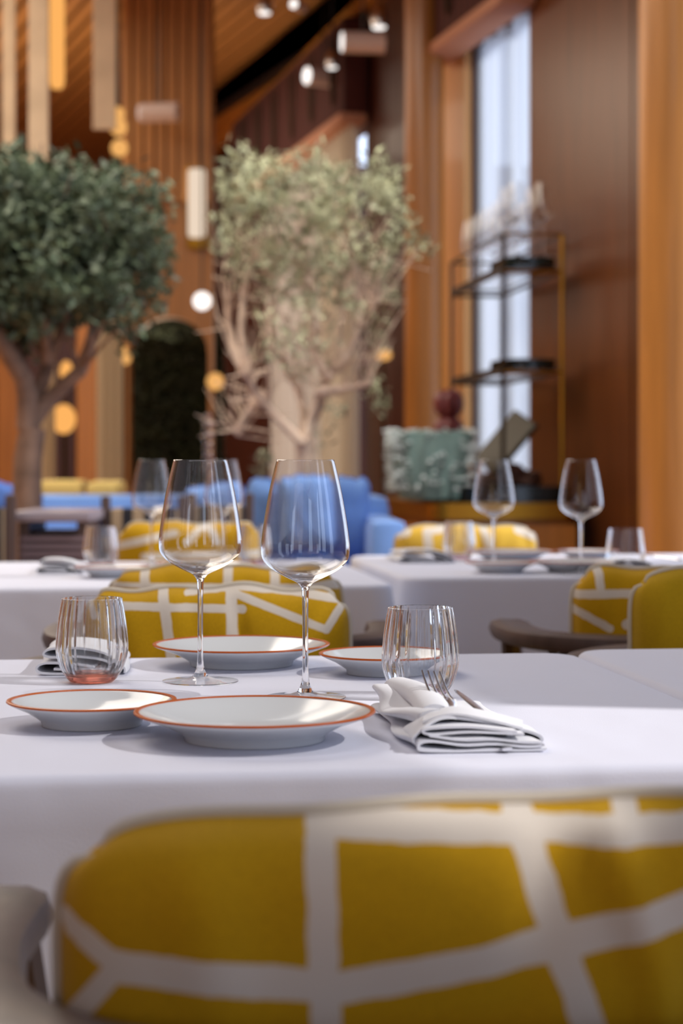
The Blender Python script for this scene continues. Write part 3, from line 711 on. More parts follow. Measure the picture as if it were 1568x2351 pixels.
# ---------------------------------------------------------------- tables
TY = R(7); e1 = Vector((math.cos(TY), math.sin(TY))); e2 = Vector((-math.sin(TY), math.cos(TY)))
def cloth(a0, a1, b0, b1, label_t, label_c, seed, drop=.46, rc=.05, re=.011, crease=None, tight=0):
    ca_, cb_ = (a0+a1)/2, (b0+b1)/2; A, B = (a1-a0)/2, (b1-b0)/2
    cen = e1*ca_+e2*cb_; rnd = random.Random(seed)
    # table under the cloth
    t = thing('dining_table', label_t, 'table', (cen.x, cen.y, 0), TY)
    MB().box((0, 0, .727), (2*A-.03, 2*B-.03, .03), bev=.01).build('tabletop', M['darkwood'], t)
    for sx in (-1, 1):
        for sy in (-1, 1): MB().tube([(sx*(A-.09), sy*(B-.09), 0), (sx*(A-.09), sy*(B-.09), .715)], [.02, .028], 8).build('leg', M['darkwood'], t)
    pts = []
    def edge(x0, y0, x1, y1, nx, ny, n):
        for i in range(n): f = i/n; pts.append((x0+(x1-x0)*f, y0+(y1-y0)*f, nx, ny))
    def corner(cx, cy_, s0, n=10):
        for i in range(n): a = R(s0+90*i/n); pts.append((cx+rc*math.cos(a), cy_+rc*math.sin(a), math.cos(a), math.sin(a)))
    ia, ib = A-rc, B-rc
    edge(A, -ib, A, ib, 1, 0, 50); corner(ia, ib, 0); edge(ia, B, -ia, B, 0, 1, 70); corner(-ia, ib, 90); edge(-A, ib, -A, -ib, -1, 0, 50); corner(-ia, -ib, 180); edge(-ia, -B, ia, -B, 0, -1, 70); corner(ia, -ib, 270)
    n = len(pts); ph = [rnd.uniform(0, 6.28) for _ in range(5)]
    per = 0; S = []
    for i in range(n):
        S.append(per); per += math.hypot(pts[(i+1) % n][0]-pts[i][0], pts[(i+1) % n][1]-pts[i][1])
    mb = MB(); rows = []
    def ring(fn):
        st = len(mb.v); mb.v += [fn(i, *pts[i]) for i in range(n)]; rows.append(st)
    ring(lambda i, x, y, nx, ny: (x*.02, y*.02, .75))
    for s in (.3, .6, .85, .95): ring(lambda i, x, y, nx, ny, s=s: (x*s, y*s, .75))
    for k in range(6):
        a = k/5*math.pi/2; ring(lambda i, x, y, nx, ny, a=a: (x-nx*re*(1-math.sin(a)), y-ny*re*(1-math.sin(a)), .75-re*(1-math.cos(a))))
    def drape(i, x, y, nx, ny, h):
        s = S[i]/per*2*math.pi; f = min(1, h/drop)
        corner_ = (abs(nx*ny) > .02); d = .010*f*(math.sin(9*s+ph[0])+.7*math.sin(17*s+ph[1])+.5*math.sin(29*s+ph[2])) + .012*f
        if corner_: d += .035*f
        if crease is not None and ny < -.9: d += .004*math.exp(-((x-crease)/.006)**2) + (.0025 if x > crease else 0)*min(1, h/.01)
        if tight and nx*tight > .25: d = min(d, .0012)
        return (x+nx*d, y+ny*d, .75-re-h)
    for h in (.012, .03, .06, .1, .15, .21, .28, .36, drop): ring(lambda i, x, y, nx, ny, h=h: drape(i, x, y, nx, ny, h))
    for a, b in zip(rows, rows[1:]):
        for i in range(n): j = (i+1) % n; mb.f.append((a+i, a+j, b+j, b+i))
    mb.f.append(tuple(rows[0]+i for i in range(n)))
    o = mb.build('tablecloth', M['linen'], loc=(cen.x, cen.y, 0), rz=TY, sharp=60); tag(o, label_c, 'tablecloth'); return o
cloth(-.78, .578, 1.47, 2.345, 'table under the nearest white cloth, with the sharp wine glasses', 'nearest white tablecloth, under the two sharp wine glasses', 1, crease=-.087, tight=1)
cloth(.583, 1.75, 1.49, 2.379, 'table under the white cloth at the right edge of the near row', 'white tablecloth at the right edge, beside the nearest cloth', 2, tight=-1)
cloth(-1.6, .553, 3.64, 4.574, 'second-row table at left, behind the back-to-back mustard chairs', 'second-row white tablecloth at left, behind the back-to-back mustard chairs', 3, rc=.06)
cloth(.603, 2.3, 3.865, 4.78, 'second-row table at right, with the blurred wine glasses', 'second-row white tablecloth at right, under two blurred wine glasses', 4, rc=.06)
# ---------------------------------------------------------------- tableware builders
ZT = .7505
def plate_proto(Rr, H, foot, name, label):
    t = thing(name, label, 'plate')
    s = Rr/.1035
    prof = [(0, .0035), (foot*.86, .0035), (foot*.90, 0), (foot, 0), (foot*1.02, .0045), (foot*1.12, .0085*H/.0245), (foot+(Rr-foot)*.45, .0145*H/.0245), (foot+(Rr-foot)*.75, .019*H/.0245), (Rr-.0018, H-.0020), (Rr-.0003, H-.0006)]
    inn = [(Rr-.0026, H+.0002), (Rr-.006, H-.0012), (foot+(Rr-foot)*.62, .0185*H/.0245), (foot+(Rr-foot)*.3, .0135*H/.0245), (foot*1.0, .0095*H/.0245), (foot*.85, .0075), (foot*.5, .0065), (0, .0062)]
    MB().lathe(prof+inn, 96, close=False).build('dish', M['porcelain'], t, sharp=60)
    rim = [(Rr-.0008, H-.0014), (Rr+.0003, H-.0005), (Rr-.0001, H+.0005), (Rr-.0014, H+.0008), (Rr-.0042, H+.0004), (Rr-.0044, H-.0006)]
    MB().lathe(rim, 96).build('rim', M['rim'], t)['label'] = 'orange painted rim'
    return t
big = plate_proto(.1035, .0245, .060, 'dinner_plate', 'large white plate with orange rim at the front centre of the nearest table')
small = plate_proto(.0765, .0225, .045, 'side_plate', 'small white plate with orange rim at the left front of the nearest table')
first = {'big': True, 'small': True}
def put(root, px, d, label, group=None, rz=0, scale=None, z=ZT, x=None):
    loc = ((px-784)/F*d if x is None else x, d, z)
    if root.get('used'): return dup(root, loc, rz, label, group, scale)
    root['used'] = 1; root.location = loc; root.rotation_euler = (0, 0, rz); root['label'] = label
    if group: root['group'] = group
    return root
put(big, 585, 1.645, 'large orange-rimmed white plate at the front, overlapping the small left plate')
put(big, 554, 2.245, 'large orange-rimmed white plate behind the wine glass stems')
put(small, 211, 1.735, 'small orange-rimmed white plate at the front left of the nearest table')
put(small, 888, 2.155, 'small orange-rimmed white plate behind the right ribbed tumbler')
put(small, 258, 3.92, 'blurred small plate below the left blurred tumbler', scale=(1, 1, 1))
put(big, 475, 4.0, 'blurred large plate seen behind the left sharp wine glass bowl')
put(small, 1150, 4.08, 'blurred small plate in front of the left of two blurred right glasses')
put(big, 1172, 4.55, 'blurred large plate at the back of the second-row table, below the far yellow cushion')
put(big, 1325, 4.10, 'blurred large plate around the rightmost wine glass stem')
put(small, 1350, 4.6, 'blurred small plate behind the rightmost wine glass')

# wine glass
def interp(pts, n):
    """Catmull-Rom through the profile"""
    out = []
    P_ = [pts[0]]+pts+[pts[-1]]
    for i in range(1, len(P_)-2):
        for k in range(n):
            t_ = k/n; p0, p1, p2, p3 = P_[i-1], P_[i], P_[i+1], P_[i+2]
            out.append(tuple(.5*((2*p1[j])+(-p0[j]+p2[j])*t_+(2*p0[j]-5*p1[j]+4*p2[j]-p3[j])*t_*t_+(-p0[j]+3*p1[j]-3*p2[j]+p3[j])*t_**3) for j in (0, 1)))
    out.append(pts[-1]); return out
wg = thing('wine_glass', 'x', 'wine glass')
outer = interp([(.0036, .108), (.0052, .1125), (.0095, .1165), (.020, .1215), (.034, .1295), (.0425, .1385), (.0447, .1475), (.0440, .162), (.0405, .186), (.0355, .213), (.0290, .240)], 6)
inner = interp([(.0283, .240), (.0348, .213), (.0398, .186), (.0433, .162), (.0439, .1480), (.0415, .1393), (.033, .1315), (.019, .1255), (.008, .1225), (0.0, .1220)], 6)
MB().lathe([(0, .108)]+outer+inner, 96, close=False).build('bowl', M['bowl'], wg, sharp=80)
st = interp([(.0036, .1085), (.0031, .095), (.0029, .06), (.0031, .028), (.0045, .014), (.0085, .0062)], 5)
MB().lathe([(0, .1085)]+st+[(0, .0062)], 32, close=False).build('stem', M['solid_glass'], wg, sharp=60)
MB().lathe([(0, 0), (.039, 0), (.041, .0006), (.041, .0014), (.030, .0022), (.016, .0036), (.0085, .006), (0, .0062)], 96, close=False).build('foot', M['foot'], wg, sharp=60)
put(wg, 460, 2.07, 'sharp clear wine glass at left, nearest table')
put(wg, 701, 1.93, 'sharp clear wine glass at centre, right of the other sharp one')
put(wg, 348, 4.35, 'blurred wine glass left of the sharp left wine glass')
put(wg, 514, 4.45, 'blurred wine glass seen behind the sharp left wine glass')
put(wg, 1134, 4.17, 'blurred wine glass in front of the stone pile, second-row right table')
put(wg, 1334, 4.0, 'rightmost blurred wine glass on the second-row right table')
SG = 'upright stemmed glasses crowded on the top brass shelf'
ORD = ('nearest', 'second', 'third', 'fourth', 'fifth', 'sixth', 'farthest')
fine = glass_mat('fine_glass', .8, 1.0, .1235); fine_bowl = None
for i in range(7):
    for j in range(2):
        q = CA(.08+.13*j, .08+.19*i, 0)
        z = 1.958 if i < 2 else 1.913
        g_ = put(wg, 0, q[1], '%s stemmed glass in the %s row on the top brass shelf' % (ORD[i], ('left', 'right')[j]), SG, x=q[0], z=z, scale=(1.15, 1.15, 1.5))
        for c_ in g_.children:
            if c_.name.startswith('bowl'):
                if fine_bowl is None: fine_bowl = c_.data.copy(); fine_bowl.materials[0] = fine
                c_.data = fine_bowl
# ribbed tumblers
tb = thing('tumbler', 'x', 'tumbler')
to = interp([(.0225, 0.0008), (.0265, .004), (.0335, .0145), (.0382, .030), (.0388, .042), (.0370, .062), (.0343, .080), (.0323, .0905)], 6)
ti = interp([(.0314, .0905), (.0333, .080), (.0360, .062), (.0377, .042), (.0370, .031), (.0325, .0175), (.024, .0095), (0.0, .0082)], 6)
nr = 22; no_ = len(to)
def ribs(k, a):
    if k <= no_: 
        f = min(1, max(0, (k-6)/12.)); return .00040*f*math.cos(nr*a)
    f = min(1, max(0, (no_+len(ti)-k-10)/14.)); f2 = 1 if k > no_+6 else (k-no_)/6
    return -.00115*f*f2*math.cos(nr*a)
MB().lathe([(0, .0008)]+to+ti, 264, mod=ribs, close=False).build('body', M['tumbler'], tb, sharp=80)
def rose_base(mat, lab, parent):
    o = MB().lathe([(0, .0), (.0215, .0), (.0235, .0008), (.0268, .004), (.029, .0075), (.0245, .0080), (0, .0072)], 64, close=False).build('base', mat, parent); o['label'] = lab; return o
tbs = dup(tb, (0, 0, -5), 0, 'x')
rose_base(M['rose'], 'rose-tinted base', tb); tb.location = at(211, 2.07, ZT); tb['label'] = 'ribbed tumbler with rose-tinted base at the left of the nearest table'
rose_base(M['pink'], 'faint pink base', tbs); tbs.location = at(965, 1.94, ZT); tbs['label'] = 'ribbed clear tumbler behind the fork at right of the nearest table'
dup(tbs, at(231, 4.3, ZT), 0, 'blurred ribbed tumbler on the left second-row table')
dup(tbs, at(583, 4.4, ZT), 0, 'blurred ribbed tumbler between the two sharp wine glasses')
dup(tbs, at(1054, 4.62, ZT), 0, 'blurred ribbed tumbler in front of the far yellow cushion')
ts = thing('tumbler', 'short smooth tumbler at far right of the second-row table', 'tumbler', at(1436, 4.22, ZT))
MB().lathe([(0, 0), (.028, 0), (.037, .006), (.0425, .022), (.042, .04), (.036, .088), (.0350, .088), (.0405, .042), (.0408, .025), (.034, .011), (0, .009)], 64, close=False).build('body', glass_mat('smooth_glass', .3, .75, .01), ts)

# ---------------------------------------------------------------- folded napkins
def ribbon(mb, path, th, v0, v1, nv, warp):
    """a folded cloth band: path in (u,z) thickened by th, swept along v, passed through warp(u,v,z)"""
    n = len(path); P_ = [Vector(p) for p in path]; L_, R_ = [], []
    for i in range(n):
        t_ = (P_[min(i+1, n-1)]-P_[max(i-1, 0)]).normalized(); nn = Vector((-t_.y, t_.x)); L_.append(P_[i]+nn*th/2); R_.append(P_[i]-nn*th/2)
    loop = L_+R_[::-1]; m = len(loop); vs = []
    for j in range(nv+1):
        v = v0+(v1-v0)*j/nv
        for q in loop: vs.append(warp(q.x, v, q.y))
    fs = [(j*m+i, j*m+(i+1) % m, (j+1)*m+(i+1) % m, (j+1)*m+i) for j in range(nv) for i in range(m)]
    for base in (0, nv*m):
        for i in range(n-1): fs.append((base+i, base+i+1, base+m-2-i, base+m-1-i))
    mb.add(vs, fs)
def smoothpath(p, k=6): return interp(p, k)
def napkin_right():
    nk = thing('napkin', 'folded white napkin holding the cutlery at right of the nearest table', 'napkin', (.057, 1.562, ZT), R(6))
    mb = MB()
    def warp(u, v, z):
        f = v/.26
        uu = u + .004*math.sin(v*38+z*300) - .0*f
        zz = z*(1+.25*math.sin(v*24+1)*math.exp(-u/.05)) + .0009*math.sin(u*120+v*60)*min(1, z/.004)
        return (uu+.0, v, max(0.0002, zz))
    p1 = smoothpath([(.110, .0016), (.06, .0016), (.012, .0018), (.002, .0045), (.010, .0078), (.05, .0062), (.100, .0048), (.1045, .0062), (.098, .0080), (.06, .0095), (.016, .0118)], 6)
    ribbon(mb, p1, .0021, 0.0, .255, 40, warp)
    p2 = smoothpath([(.075, .0118), (.03, .0145), (.006, .0148), (-.002, .0185), (.004, .0228), (.018, .0245), (.034, .0225), (.052, .0165)], 6)
    ribbon(mb, p2, .0022, .055, .250, 40, lambda u, v, z: warp(u+.014*math.exp(-(v-.05)/.05), v, z))
    # inner roll peeking at the back left
    pts = []; rr = []
    for i in range(15):
        f = i/14; pts.append((.030-.006*f+.006*math.sin(f*3), .07+.195*f, .0235+.003*math.sin(f*3.1))); rr.append((.0155-.001*f)*(.75+.25*math.sin(math.pi*min(1, f*5+.15)/2)))
    mb.tube(pts, rr, 20, flat=.62, up=(0, 0, 1))
    # front band folded over the handles
    p3 = smoothpath([(.008, .0045), (.004, .0105), (.010, .0175), (.028, .0265), (.052, .0245), (.080, .0185), (.106, .0125), (.1135, .0075), (.108, .0036), (.09, .0030)], 6)
    ribbon(mb, p3, .0024, .004, .082, 16, lambda u, v, z: (u+.10*(v-.04)*(.3), v+.02*math.sin(u*20), max(.0003, z*(1.0-.35*max(0, v-.05)/.04))))
    p4 = smoothpath([(.016, .0230), (.04, .0292), (.070, .0245), (.100, .0165)], 6)
    p5 = smoothpath([(.094, .0140), (.05, .0165), (.018, .0150), (.010, .0175), (.018, .0200), (.05, .0205), (.088, .0160)], 6)
    ribbon(mb, p5, .0020, .003, .030, 8, lambda u, v, z: (u, v, z))
    ribbon(mb, p4, .0020, .018, .068, 12, lambda u, v, z: (u+.2*(v-.04), v, z-.03*max(0, v-.05)))
    mb.build('cloth', M['napkin'], nk, sharp=75); return nk
napkin_right()
def rolled(name_label, loc, rz, sx=1.0, L=.17):
    nk = thing('napkin', name_label, 'napkin', loc, rz); mb = MB()
    def warp(u, v, z): return (u*sx+.003*math.sin(v*30), v, max(.0002, z*(1+.12*math.sin(v*22+.7))))
    mb_p = smoothpath([(.085, .0015), (.045, .0015), (.006, .002), (-.001, .0075), (.010, .0125), (.045, .0105), (.062, .0075), (.045, .0055), (.018, .0062)], 6)
    ribbon(mb, mb_p, .0022, 0, L, 24, warp)
    p2 = smoothpath([(.088, .0035), (.075, .0140), (.045, .0185), (.016, .0180), (.006, .0210), (.014, .0265), (.045, .0272), (.075, .0215), (.094, .0085), (.096, .0015)], 6)
    ribbon(mb, p2, .0022, .003, L-.004, 24, warp)
    mb.build('cloth', M['napkin'], nk, sharp=75); return nk
rolled('rolled white napkin behind the rose-based tumbler at left', (-.338, 2.13, ZT), R(4), L=.19)
rolled('blurred folded napkin at the far left of the left second-row table', (-.64, 4.02, ZT), R(5))
rolled('blurred napkin with cutlery right of the rightmost wine glass', (.56, 4.0, ZT), R(4), 1.1)
nb_ = rolled('bluish shaded napkin at the back corner of the right second-row table', (.135, 4.45, ZT), R(8), 1.35)

# cutlery
def fork_mesh(L=.152):
    mb = MB(); w_ = .0195
    # tines along +y from y=0 (tip) backwards -> tips at y=L, root at y=L-.05
    for k in range(4):
        x = (-1.5+k)*w_/3.35
        pts = []; rr = []
        for i in range(9):
            f = i/8; y = L-.048+.048*f; z = .004+.006*f**1.6-.0*f; pts.append((x*(1-.04*f), y, z+.007*f**1.7)); rr.append(.00145*(1-.35*f))
        mb.tube(pts, rr, 8, flat=.75)
    # head and handle: lofted flat sections
    secs = [(L-.044, .0100, .0011, .0040), (L-.052, .0104, .0012, .0030), (L-.060, .0088, .0013, .0022), (L-.067, .0050, .0015, .0022), (L-.075, .0030, .0017, .0032), (L-.09, .0027, .0017, .0048), (L-.115, .0038, .0015, .0050), (.012, .0060, .0014, .0030), (0, .0045, .0012, .0022)]
    vs = []; n = 12
    for (y, hw, ht, z) in secs:
        for k in range(n): a = 2*math.pi*k/n; vs.append((hw*math.copysign(abs(math.cos(a))**.7, math.cos(a)), y, z+ht*math.sin(a)))
    fs = [(j*n+i, j*n+(i+1) % n, (j+1)*n+(i+1) % n, (j+1)*n+i) for j in range(len(secs)-1) for i in range(n)]
    fs += [tuple(range(n)), tuple((len(secs)-1)*n+i for i in range(n))]
    mb.add(vs, fs); return mb
def knife_mesh(L=.170):
    mb = MB(); secs = [(0, .0045, .0020), (.01, .0062, .0024), (.07, .0052, .0026), (.085, .0045, .0024), (.09, .0070, .0014), (.12, .0088, .0010), (.150, .0082, .0008), (.165, .0050, .0007), (L, .0015, .0006)]
    vs = []; n = 12
    for (y, hw, ht) in secs:
        for k in range(n): a = 2*math.pi*k/n; vs.append((hw*math.cos(a)+(0 if y < .09 else .001), y, .003+ht*math.sin(a)))
    fs = [(j*n+i, j*n+(i+1) % n, (j+1)*n+(i+1) % n, (j+1)*n+i) for j in range(len(secs)-1) for i in range(n)]
    fs += [tuple(range(n)), tuple((len(secs)-1)*n+i for i in range(n))]
    mb.add(vs, fs); return mb
fk = fork_mesh().build('fork', M['steel']); tag(fk, 'polished four-tined fork tucked in the right napkin, tines upward', 'fork')
def aim(o, tip, tail, L, roll=0):
    tip, tail = Vector(tip), Vector(tail); d = (tip-tail).normalized(); q = d.to_track_quat('Y', 'Z'); o.rotation_mode = 'QUATERNION'; 
    from mathutils import Quaternion
    o.rotation_quaternion = q @ Quaternion((0, 1, 0), roll); o.location = tip-d*L
aim(fk, (.0785, 1.730, .7830), (.099, 1.64, .7690), .152, R(6))
f2_ = fk.copy(); C.objects.link(f2_); f2_['label'] = 'second fork lying turned over beside the upright one in the napkin'
aim(f2_, (.1010, 1.712, .7770), (.118, 1.64, .7665), .152, R(176))
kn = knife_mesh().build('knife', M['steel']); tag(kn, 'steel knife, rightmost piece of cutlery in the right napkin', 'knife')
aim(kn, (.104, 1.758, .7760), (.134, 1.62, .7600), .170, R(24))
kf = kn.copy(); C.objects.link(kf); kf['label'] = 'blurred knife on the far right napkin of the second row'
aim(kf, (.635, 4.15, .785), (.69, 4.03, .781), .170)

# ---------------------------------------------------------------- chairs
def cushion(mb, W, H, T, seed, wr=.010, taper=.03):
    """upright cushion, centre of its bottom edge at origin; x across, z up"""
    rnd = random.Random(seed); ws = [(rnd.uniform(-.9, .9), rnd.uniform(.04, .10), rnd.uniform(-1, 1)) for _ in range(8)]
    ak = .25 if seed == 1 else 1
    def outline(u, v):
        # u,v in -1..1 squircle mapped
        k = 1-.5*(max(0, abs(u)-.0)**10)*(max(0, abs(v))**10)*.28
        x = u*W/2*k*(1-taper*(1-v)/2); z = (v*k+1)/2*H
        if v > 0: z += (.008*u*v**3 if seed == 1 else 0)+ak*v**3*(.003*math.sin(u*5+seed)+.003*math.sin(u*11+seed*2))
        return x, z
    def side(sg):
        def fn(a, b):
            u, v = 2*a-1, 2*b-1; x, z = outline(u, v)
            prof = ((1-abs(u)**5)*(1-abs(v)**5))**.5
            y = T/2*prof
            for (uc, wd, am) in ws:
                y += wr*am*math.exp(-((u-uc-.25*(1-v)*am)/wd)**2)*max(0, v)**1.2*prof
            y += .006*noise.noise(Vector((u*2.2, v*2.2, seed+sg)))*prof
            return (x, sg*y, z)
        return fn
    mb.grid(side(1), 56, 44); mb.grid(side(-1), 56, 44)
    per = []
    N = 40
    for i in range(N): per.append(outline(-1+2*i/N, 1))
    for i in range(N): per.append(outline(1, 1-2*i/N))
    for i in range(N): per.append(outline(1-2*i/N, -1))
    for i in range(N+1): per.append(outline(-1, -1+2*i/N))
    return [(x, 0, z) for x, z in per]
def rail_mesh(cl, half, th):
    mb = MB(); n = len(cl); vs = []; m = 10
    for i in range(n):
        p = Vector(cl[i]); t_ = (Vector(cl[min(i+1, n-1)])-Vector(cl[max(i-1, 0)])).normalized(); nn = Vector((-t_.y, t_.x))
        f = 1.0
        e_ = min(i, n-1-i); f = (.25, .62, .82, .93, 1)[min(e_, 4)]
        for k in range(m):
            a = 2*math.pi*k/m; c_ = math.copysign(abs(math.cos(a))**.55, math.cos(a)); s_ = math.copysign(abs(math.sin(a))**.55, math.sin(a))
            q = p+nn*half*f*c_; vs.append((q.x, q.y, .70+th/2*s_*(.6+.4*f)))
    fs = [(j*m+i, j*m+(i+1) % m, (j+1)*m+(i+1) % m, (j+1)*m+i) for j in range(n-1) for i in range(m)]
    fs += [tuple(range(m)), tuple((n-1)*m+i for i in range(m))]
    mb.add(vs, fs); return mb
cl_ = interp([(-.262, .115), (-.268, .06), (-.268, -.04), (-.245, -.15), (-.18, -.225), (-.08, -.258), (0, -.264), (.08, -.258), (.18, -.225), (.245, -.15), (.268, -.04), (.268, .06), (.262, .115)], 5)
RAIL = rail_mesh(cl_, .036, .03)
def chair(loc, rz, label, segs, seed, W=.39, H=.375, yellow=(200, 154, 18), cush_off=(0, 0), tilt=0):
    t = thing('dining_chair', label, 'chair', loc, rz, 'mustard cushioned dark wooden tub chairs')
    RAIL.build('arm_rail', M['darkwood'], t)
    for (x, y, xt, yt) in ((-.235, .17, -.262, .095), (.235, .17, .262, .095), (-.2, -.21, -.205, -.21), (.2, -.21, .205, -.21)):
        MB().tube([(x, y, 0), (x, y, .42), (xt, yt, .69)], [.014, .02, .018], 8).build('leg', M['darkwood'], t)
    for k in range(7):
        a = R(-150+k*20); x, y = .255*math.cos(a), .25*math.sin(a)
        MB().tube([(x*.93, y*.9+.0, .42), (x, y, .69)], .008, 6).build('spindle', M['darkwood'], t)
    rbox(MB(), .50, .46, .385, .425, .08).build('seat_frame', M['darkwood'], t, sharp=30)
    s = rbox(MB(), .46, .42, .425, .475, .09); s.build('seat_cushion', M['seatfab'], t, sharp=80)
    mb = MB(); per = cushion(mb, W, H, .115, seed, .020 if seed == 1 else .011)
    c = mb.build('back_cushion', cushion_mat('printed_fabric_%d' % seed, segs, yellow), t, loc=(cush_off[0], -.145+cush_off[1], .46), sharp=80)
    c.rotation_euler = (tilt, 0, 0)
    MB().tube(per, .0042, 8, caps=False).build('piping', M['piping'], c)
    return t
def seg_px(list_, cxw, d, flip=1):
    """convert band end points seen in the photograph into the cushion's own plane"""
    out = []
    for (ax, ay, bx, by, hw) in list_:
        f = lambda px, py: (flip*((px-784)/F*d-cxw), zpx(py, d)-.46)
        (x0, z0), (x1, z1) = f(ax, ay), f(bx, by); out.append((x0, z0, x1, z1, hw/F*d))
    return out
# nearest chair, its back to us
nx_ = .050
chair((nx_, 1.15, 0), R(1.5), 'nearest chair, huge and blurred, its mustard cushion filling the foreground',
      seg_px([(700, 1840, 712, 1960, 33), (712, 1960, 718, 2200, 36), (718, 2200, 730, 2500, 36), (740, 1925, 1300, 1938, 30), (1300, 1938, 1700, 1928, 30), (1175, 1800, 1200, 1950, 38), (1200, 1950, 1262, 2160, 38), (1262, 2160, 1370, 2480, 38),
              (240, 2235, 760, 2270, 38), (760, 2270, 1100, 2215, 38), (1100, 2215, 1700, 2070, 38), (110, 2150, 240, 2235, 26), (240, 2235, 130, 2370, 26), (1480, 1790, 1445, 1905, 30)], nx_, .945), 1, W=.405, H=.350)
# chair across the nearest table, facing us
cx_ = -.168
chair((cx_, 2.525, 0), R(180+2), 'mustard chair facing us across the nearest table, behind the wine glass stems',
      seg_px([(272, 1395, 560, 1402, 9.5), (372, 1350, 392, 1475, 12), (532, 1340, 540, 1530, 13), (430, 1366, 560, 1352, 7), (548, 1352, 700, 1367, 8), (700, 1367, 800, 1385, 9), (800, 1385, 755, 1450, 10), (755, 1450, 545, 1368, 9), (392, 1475, 402, 1560, 11), (190, 1345, 215, 1420, 8)], cx_, 2.60, -1), 2, W=.372, H=.352)
# chair back to back behind it
cx_ = -.19
chair((cx_, 3.2, 0), R(2), 'mustard chair with its back to us, just behind the one facing us',
      seg_px([(318, 1300, 322, 1360, 11), (512, 1300, 512, 1370, 11), (620, 1300, 622, 1370, 11), (700, 1350, 790, 1340, 10), (240, 1345, 800, 1350, 6)], cx_, 3.0), 3, W=.375, H=.36)
# right: inner cushion at the photo's edge
cx_ = .615
chair((cx_, 2.63, 0), R(180+3), 'plain mustard cushion chair cut by the right edge of the photo', [], 4, W=.385, H=.37, yellow=(190, 152, 22))
cx_ = .56
chair((cx_, 3.25, 0), R(2), 'mustard chair with dark curved armrest, back to us at right',
      seg_px([(1320, 1372, 1560, 1366, 10), (1380, 1290, 1380, 1370, 10), (1310, 1400, 1400, 1450, 9), (1440, 1440, 1500, 1410, 12)], cx_, 3.0), 5, W=.39, H=.355)
cx_ = -.40
chair((cx_, 4.88, 0), R(180), 'blurred mustard chair at the far side of the left second-row table',
      seg_px([(265, 1255, 400, 1225, 9), (430, 1245, 470, 1200, 9), (470, 1200, 500, 1245, 9), (330, 1278, 600, 1270, 8)], cx_, 4.97, -1), 6, W=.375, H=.365)
cx_ = .345
chair((cx_, 5.12, 0), R(180+2), 'yellow chair with sunlight in its cushion colour, at the far side of the right second-row table',  # paler yellow than the other chairs stands in for sun on the cushion
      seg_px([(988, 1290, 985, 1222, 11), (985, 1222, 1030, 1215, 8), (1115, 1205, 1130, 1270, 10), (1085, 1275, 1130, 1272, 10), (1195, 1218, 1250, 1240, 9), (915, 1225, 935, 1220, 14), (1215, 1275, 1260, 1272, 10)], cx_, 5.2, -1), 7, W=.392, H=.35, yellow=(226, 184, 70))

# ---------------------------------------------------------------- far seating
def softbox(mb, c, size, bev): mb.box(c, size, bev=bev)
t = thing('sofa', 'light blue sofa with a square right arm behind the right sharp wine glass', 'sofa', (X(735, 7.3), 7.3, 0), R(3))
MB().box((.0, .1, .33), (.60, .75, .30), bev=.05).build('seat', M['bluedark'], t)
MB().box((0, .47, .60), (.60, .18, .50), bev=.06).build('backrest', M['blue'], t)
MB().box((.235, .05, .46), (.13, .85, .62), bev=.035).build('arm', M['blue'], t)
for sx in (-.25, .25):
    for sy in (-.2, .45): MB().tube([(sx, sy, 0), (sx, sy, .2)], [.015, .02], 8).build('leg', M['darkwood'], t)
def throw(px, d, W, H, zb, rz, mat, label, tilt=0, seed=20):
    mb = MB(); per = cushion(mb, W, H, .12, seed, .006, .0)
    o = mb.build('throw_cushion', mat, loc=(X(px, d), d, zb), rz=rz, sharp=80); o.rotation_euler = (0, tilt, rz)
    MB().tube(per, .005, 6, caps=False).build('piping', M['bluedark'], o); tag(o, label, 'cushion'); return o
throw(708, 7.1, .20, .27, .66, R(4), M['blue'], 'square light blue cushion seen through the right sharp wine glass', R(-3), 21)
throw(598, 7.2, .24, .27, .64, R(-8), M['blue'], 'light blue cushion between the two sharp wine glasses', R(18), 22)
throw(795, 7.35, .14, .30, .62, R(10), M['blue'], 'blue cushion against the sofa arm', R(4), 23)
t = thing('bench', 'long deep-blue banquette behind the striped chairs at left', 'sofa', (X(185, 8.6), 8.6, 0), R(2))
MB().box((0, 0, .35), (1.45, .6, .3), bev=.05).build('seat', M['bluedark'], t)
MB().box((0, .3, .58), (1.45, .16, .50), bev=.05).build('backrest', M['blue'], t)
MB().box((0, 0, .1), (1.38, .5, .2), bev=.02).build('plinth', M['darkwood'], t)
throw(18, 8.2, .22, .26, .62, R(0), M['bluedark'], 'dark blue cushion at the left edge of the photo', R(10), 24)
throw(510, 7.9, .24, .26, .63, R(6), M['blue'], 'pale blue cushion behind the left sharp wine glass', R(-8), 25)
# yellow cushions on a far bench
def far_seat(px0, px1, d, label):
    w_ = (px1-px0)/F*d; t = thing('bench', label, 'bench', (X((px0+px1)/2, d), d, 0))
    MB().box((0, 0, .40), (w_, .4, .8), bev=.02).build('base', M['darkwood'], t); mm = stripe_mat('far_stripe', col(90, 76, 84), col(150, 124, 116), 12)
    MB().box((0, -.21, .74), (w_, .03, .10), bev=.01).build('front_panel', mm, t)
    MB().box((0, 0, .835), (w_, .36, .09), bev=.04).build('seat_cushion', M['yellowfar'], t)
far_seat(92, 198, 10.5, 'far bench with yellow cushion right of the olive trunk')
far_seat(208, 284, 10.1, 'far bench with yellow cushion below the cream curtain')
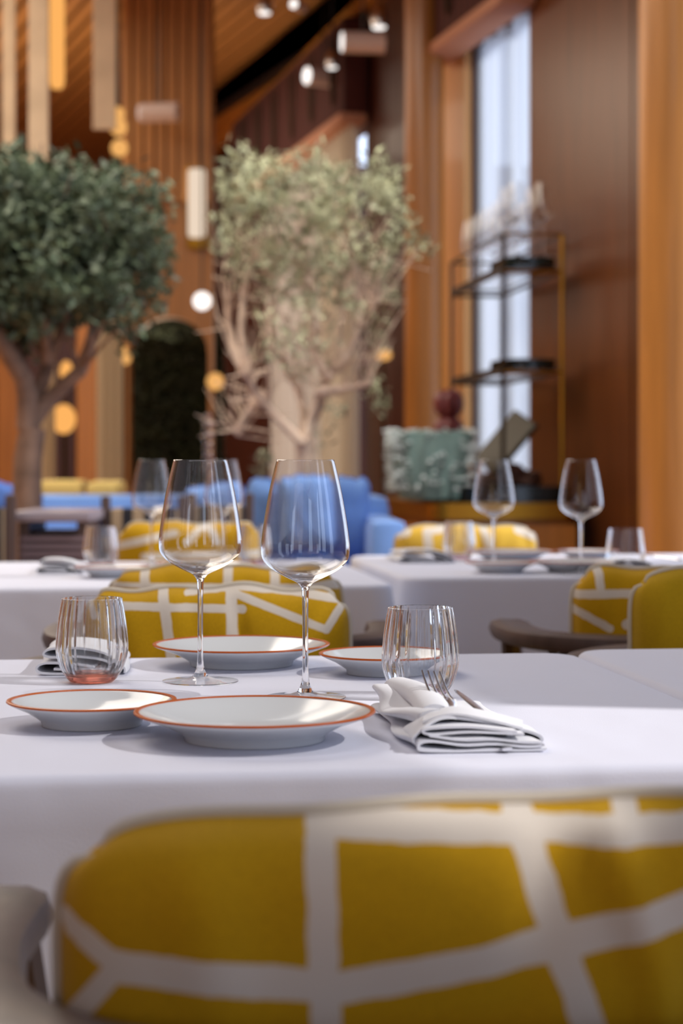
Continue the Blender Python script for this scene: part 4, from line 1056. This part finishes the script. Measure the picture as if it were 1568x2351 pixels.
# striped chairs with dark posts
def striped(px0, px1, d, ytop, label, seed):
    w_ = (px1-px0)/F*d; zt_ = zpx(ytop, d); t = thing('striped_chair', label, 'chair', (X((px0+px1)/2, d), d, 0), 0)
    for sx in (-1, 1):
        MB().box((sx*w_/2, 0, (zt_+.04)/2), (.03, .04, zt_+.04), bev=.006).build('post', M['darkwood'], t)
        MB().tube([(sx*w_/2, .42, 0), (sx*w_/2, .42, .42)], .016, 8).build('leg', M['darkwood'], t)
    MB().box((0, 0, (zt_+.5)/2), (w_-.03, .06, zt_-.5), bev=.015).build('backrest', M['stripe'], t)
    MB().box((0, .22, .42), (w_-.03, .42, .1), bev=.03).build('seat', M['stripe'], t)
striped(243, 420, 6.4, 1166, 'striped chair with dark posts left of the left sharp wine glass', 1)
striped(440, 572, 6.5, 1160, 'striped chair with dark posts behind the left sharp wine glass', 2)
striped(-60, 24, 6.0, 1165, 'striped chair with a dark post at the left edge of the photo', 3)
# slatted cart with stone top
d = 6.25
t = thing('side_cabinet', 'low slatted cabinet with pale stone top at left', 'cabinet', (X(140, d), d, 0))
w_ = 172/F*d
MB().box((0, 0, zpx(1182, d)), (w_, .4, .035), bev=.01).build('top', M['greytop'], t)
for k in range(9): MB().box((0, -.17, zpx(1232, d)-k*.024), (w_-.04, .03, .014)).build('slat', M['slatgrey'], t, smooth=False)
MB().box((0, .02, .38), (w_-.05, .30, .76), bev=.01).build('body', M['darkwood'], t, smooth=False)
for sx in (-1, 1): MB().box((sx*(w_/2-.03), 0, zpx(1182, d)/2), (.03, .36, zpx(1182, d)-.03)).build('side_panel', M['darkwood'], t, smooth=False)
# stacked glass-bead ornament
t = thing('bead_column', 'slim clear column of stacked glass beads beside the green arch', 'ornament', (X(477, 7.9), 7.9, 0))
z = zpx(1090, 7.9)
MB().tube([(0, 0, 0), (0, 0, z)], [.05, .01], 12).build('stand', M['darkwood'], t)
k = 0
while z < zpx(955, 7.9):
    r = .022-.001*(k % 3); MB().lathe([(0, -r)]+[(r*math.sin(a*math.pi/8), -r*math.cos(a*math.pi/8)) for a in range(1, 8)]+[(0, r)], 14, c=(0, 0, z+r), close=False).build('bead', M['foot'], t); z += 2*r; k += 1
bpy.context.view_layer.update()
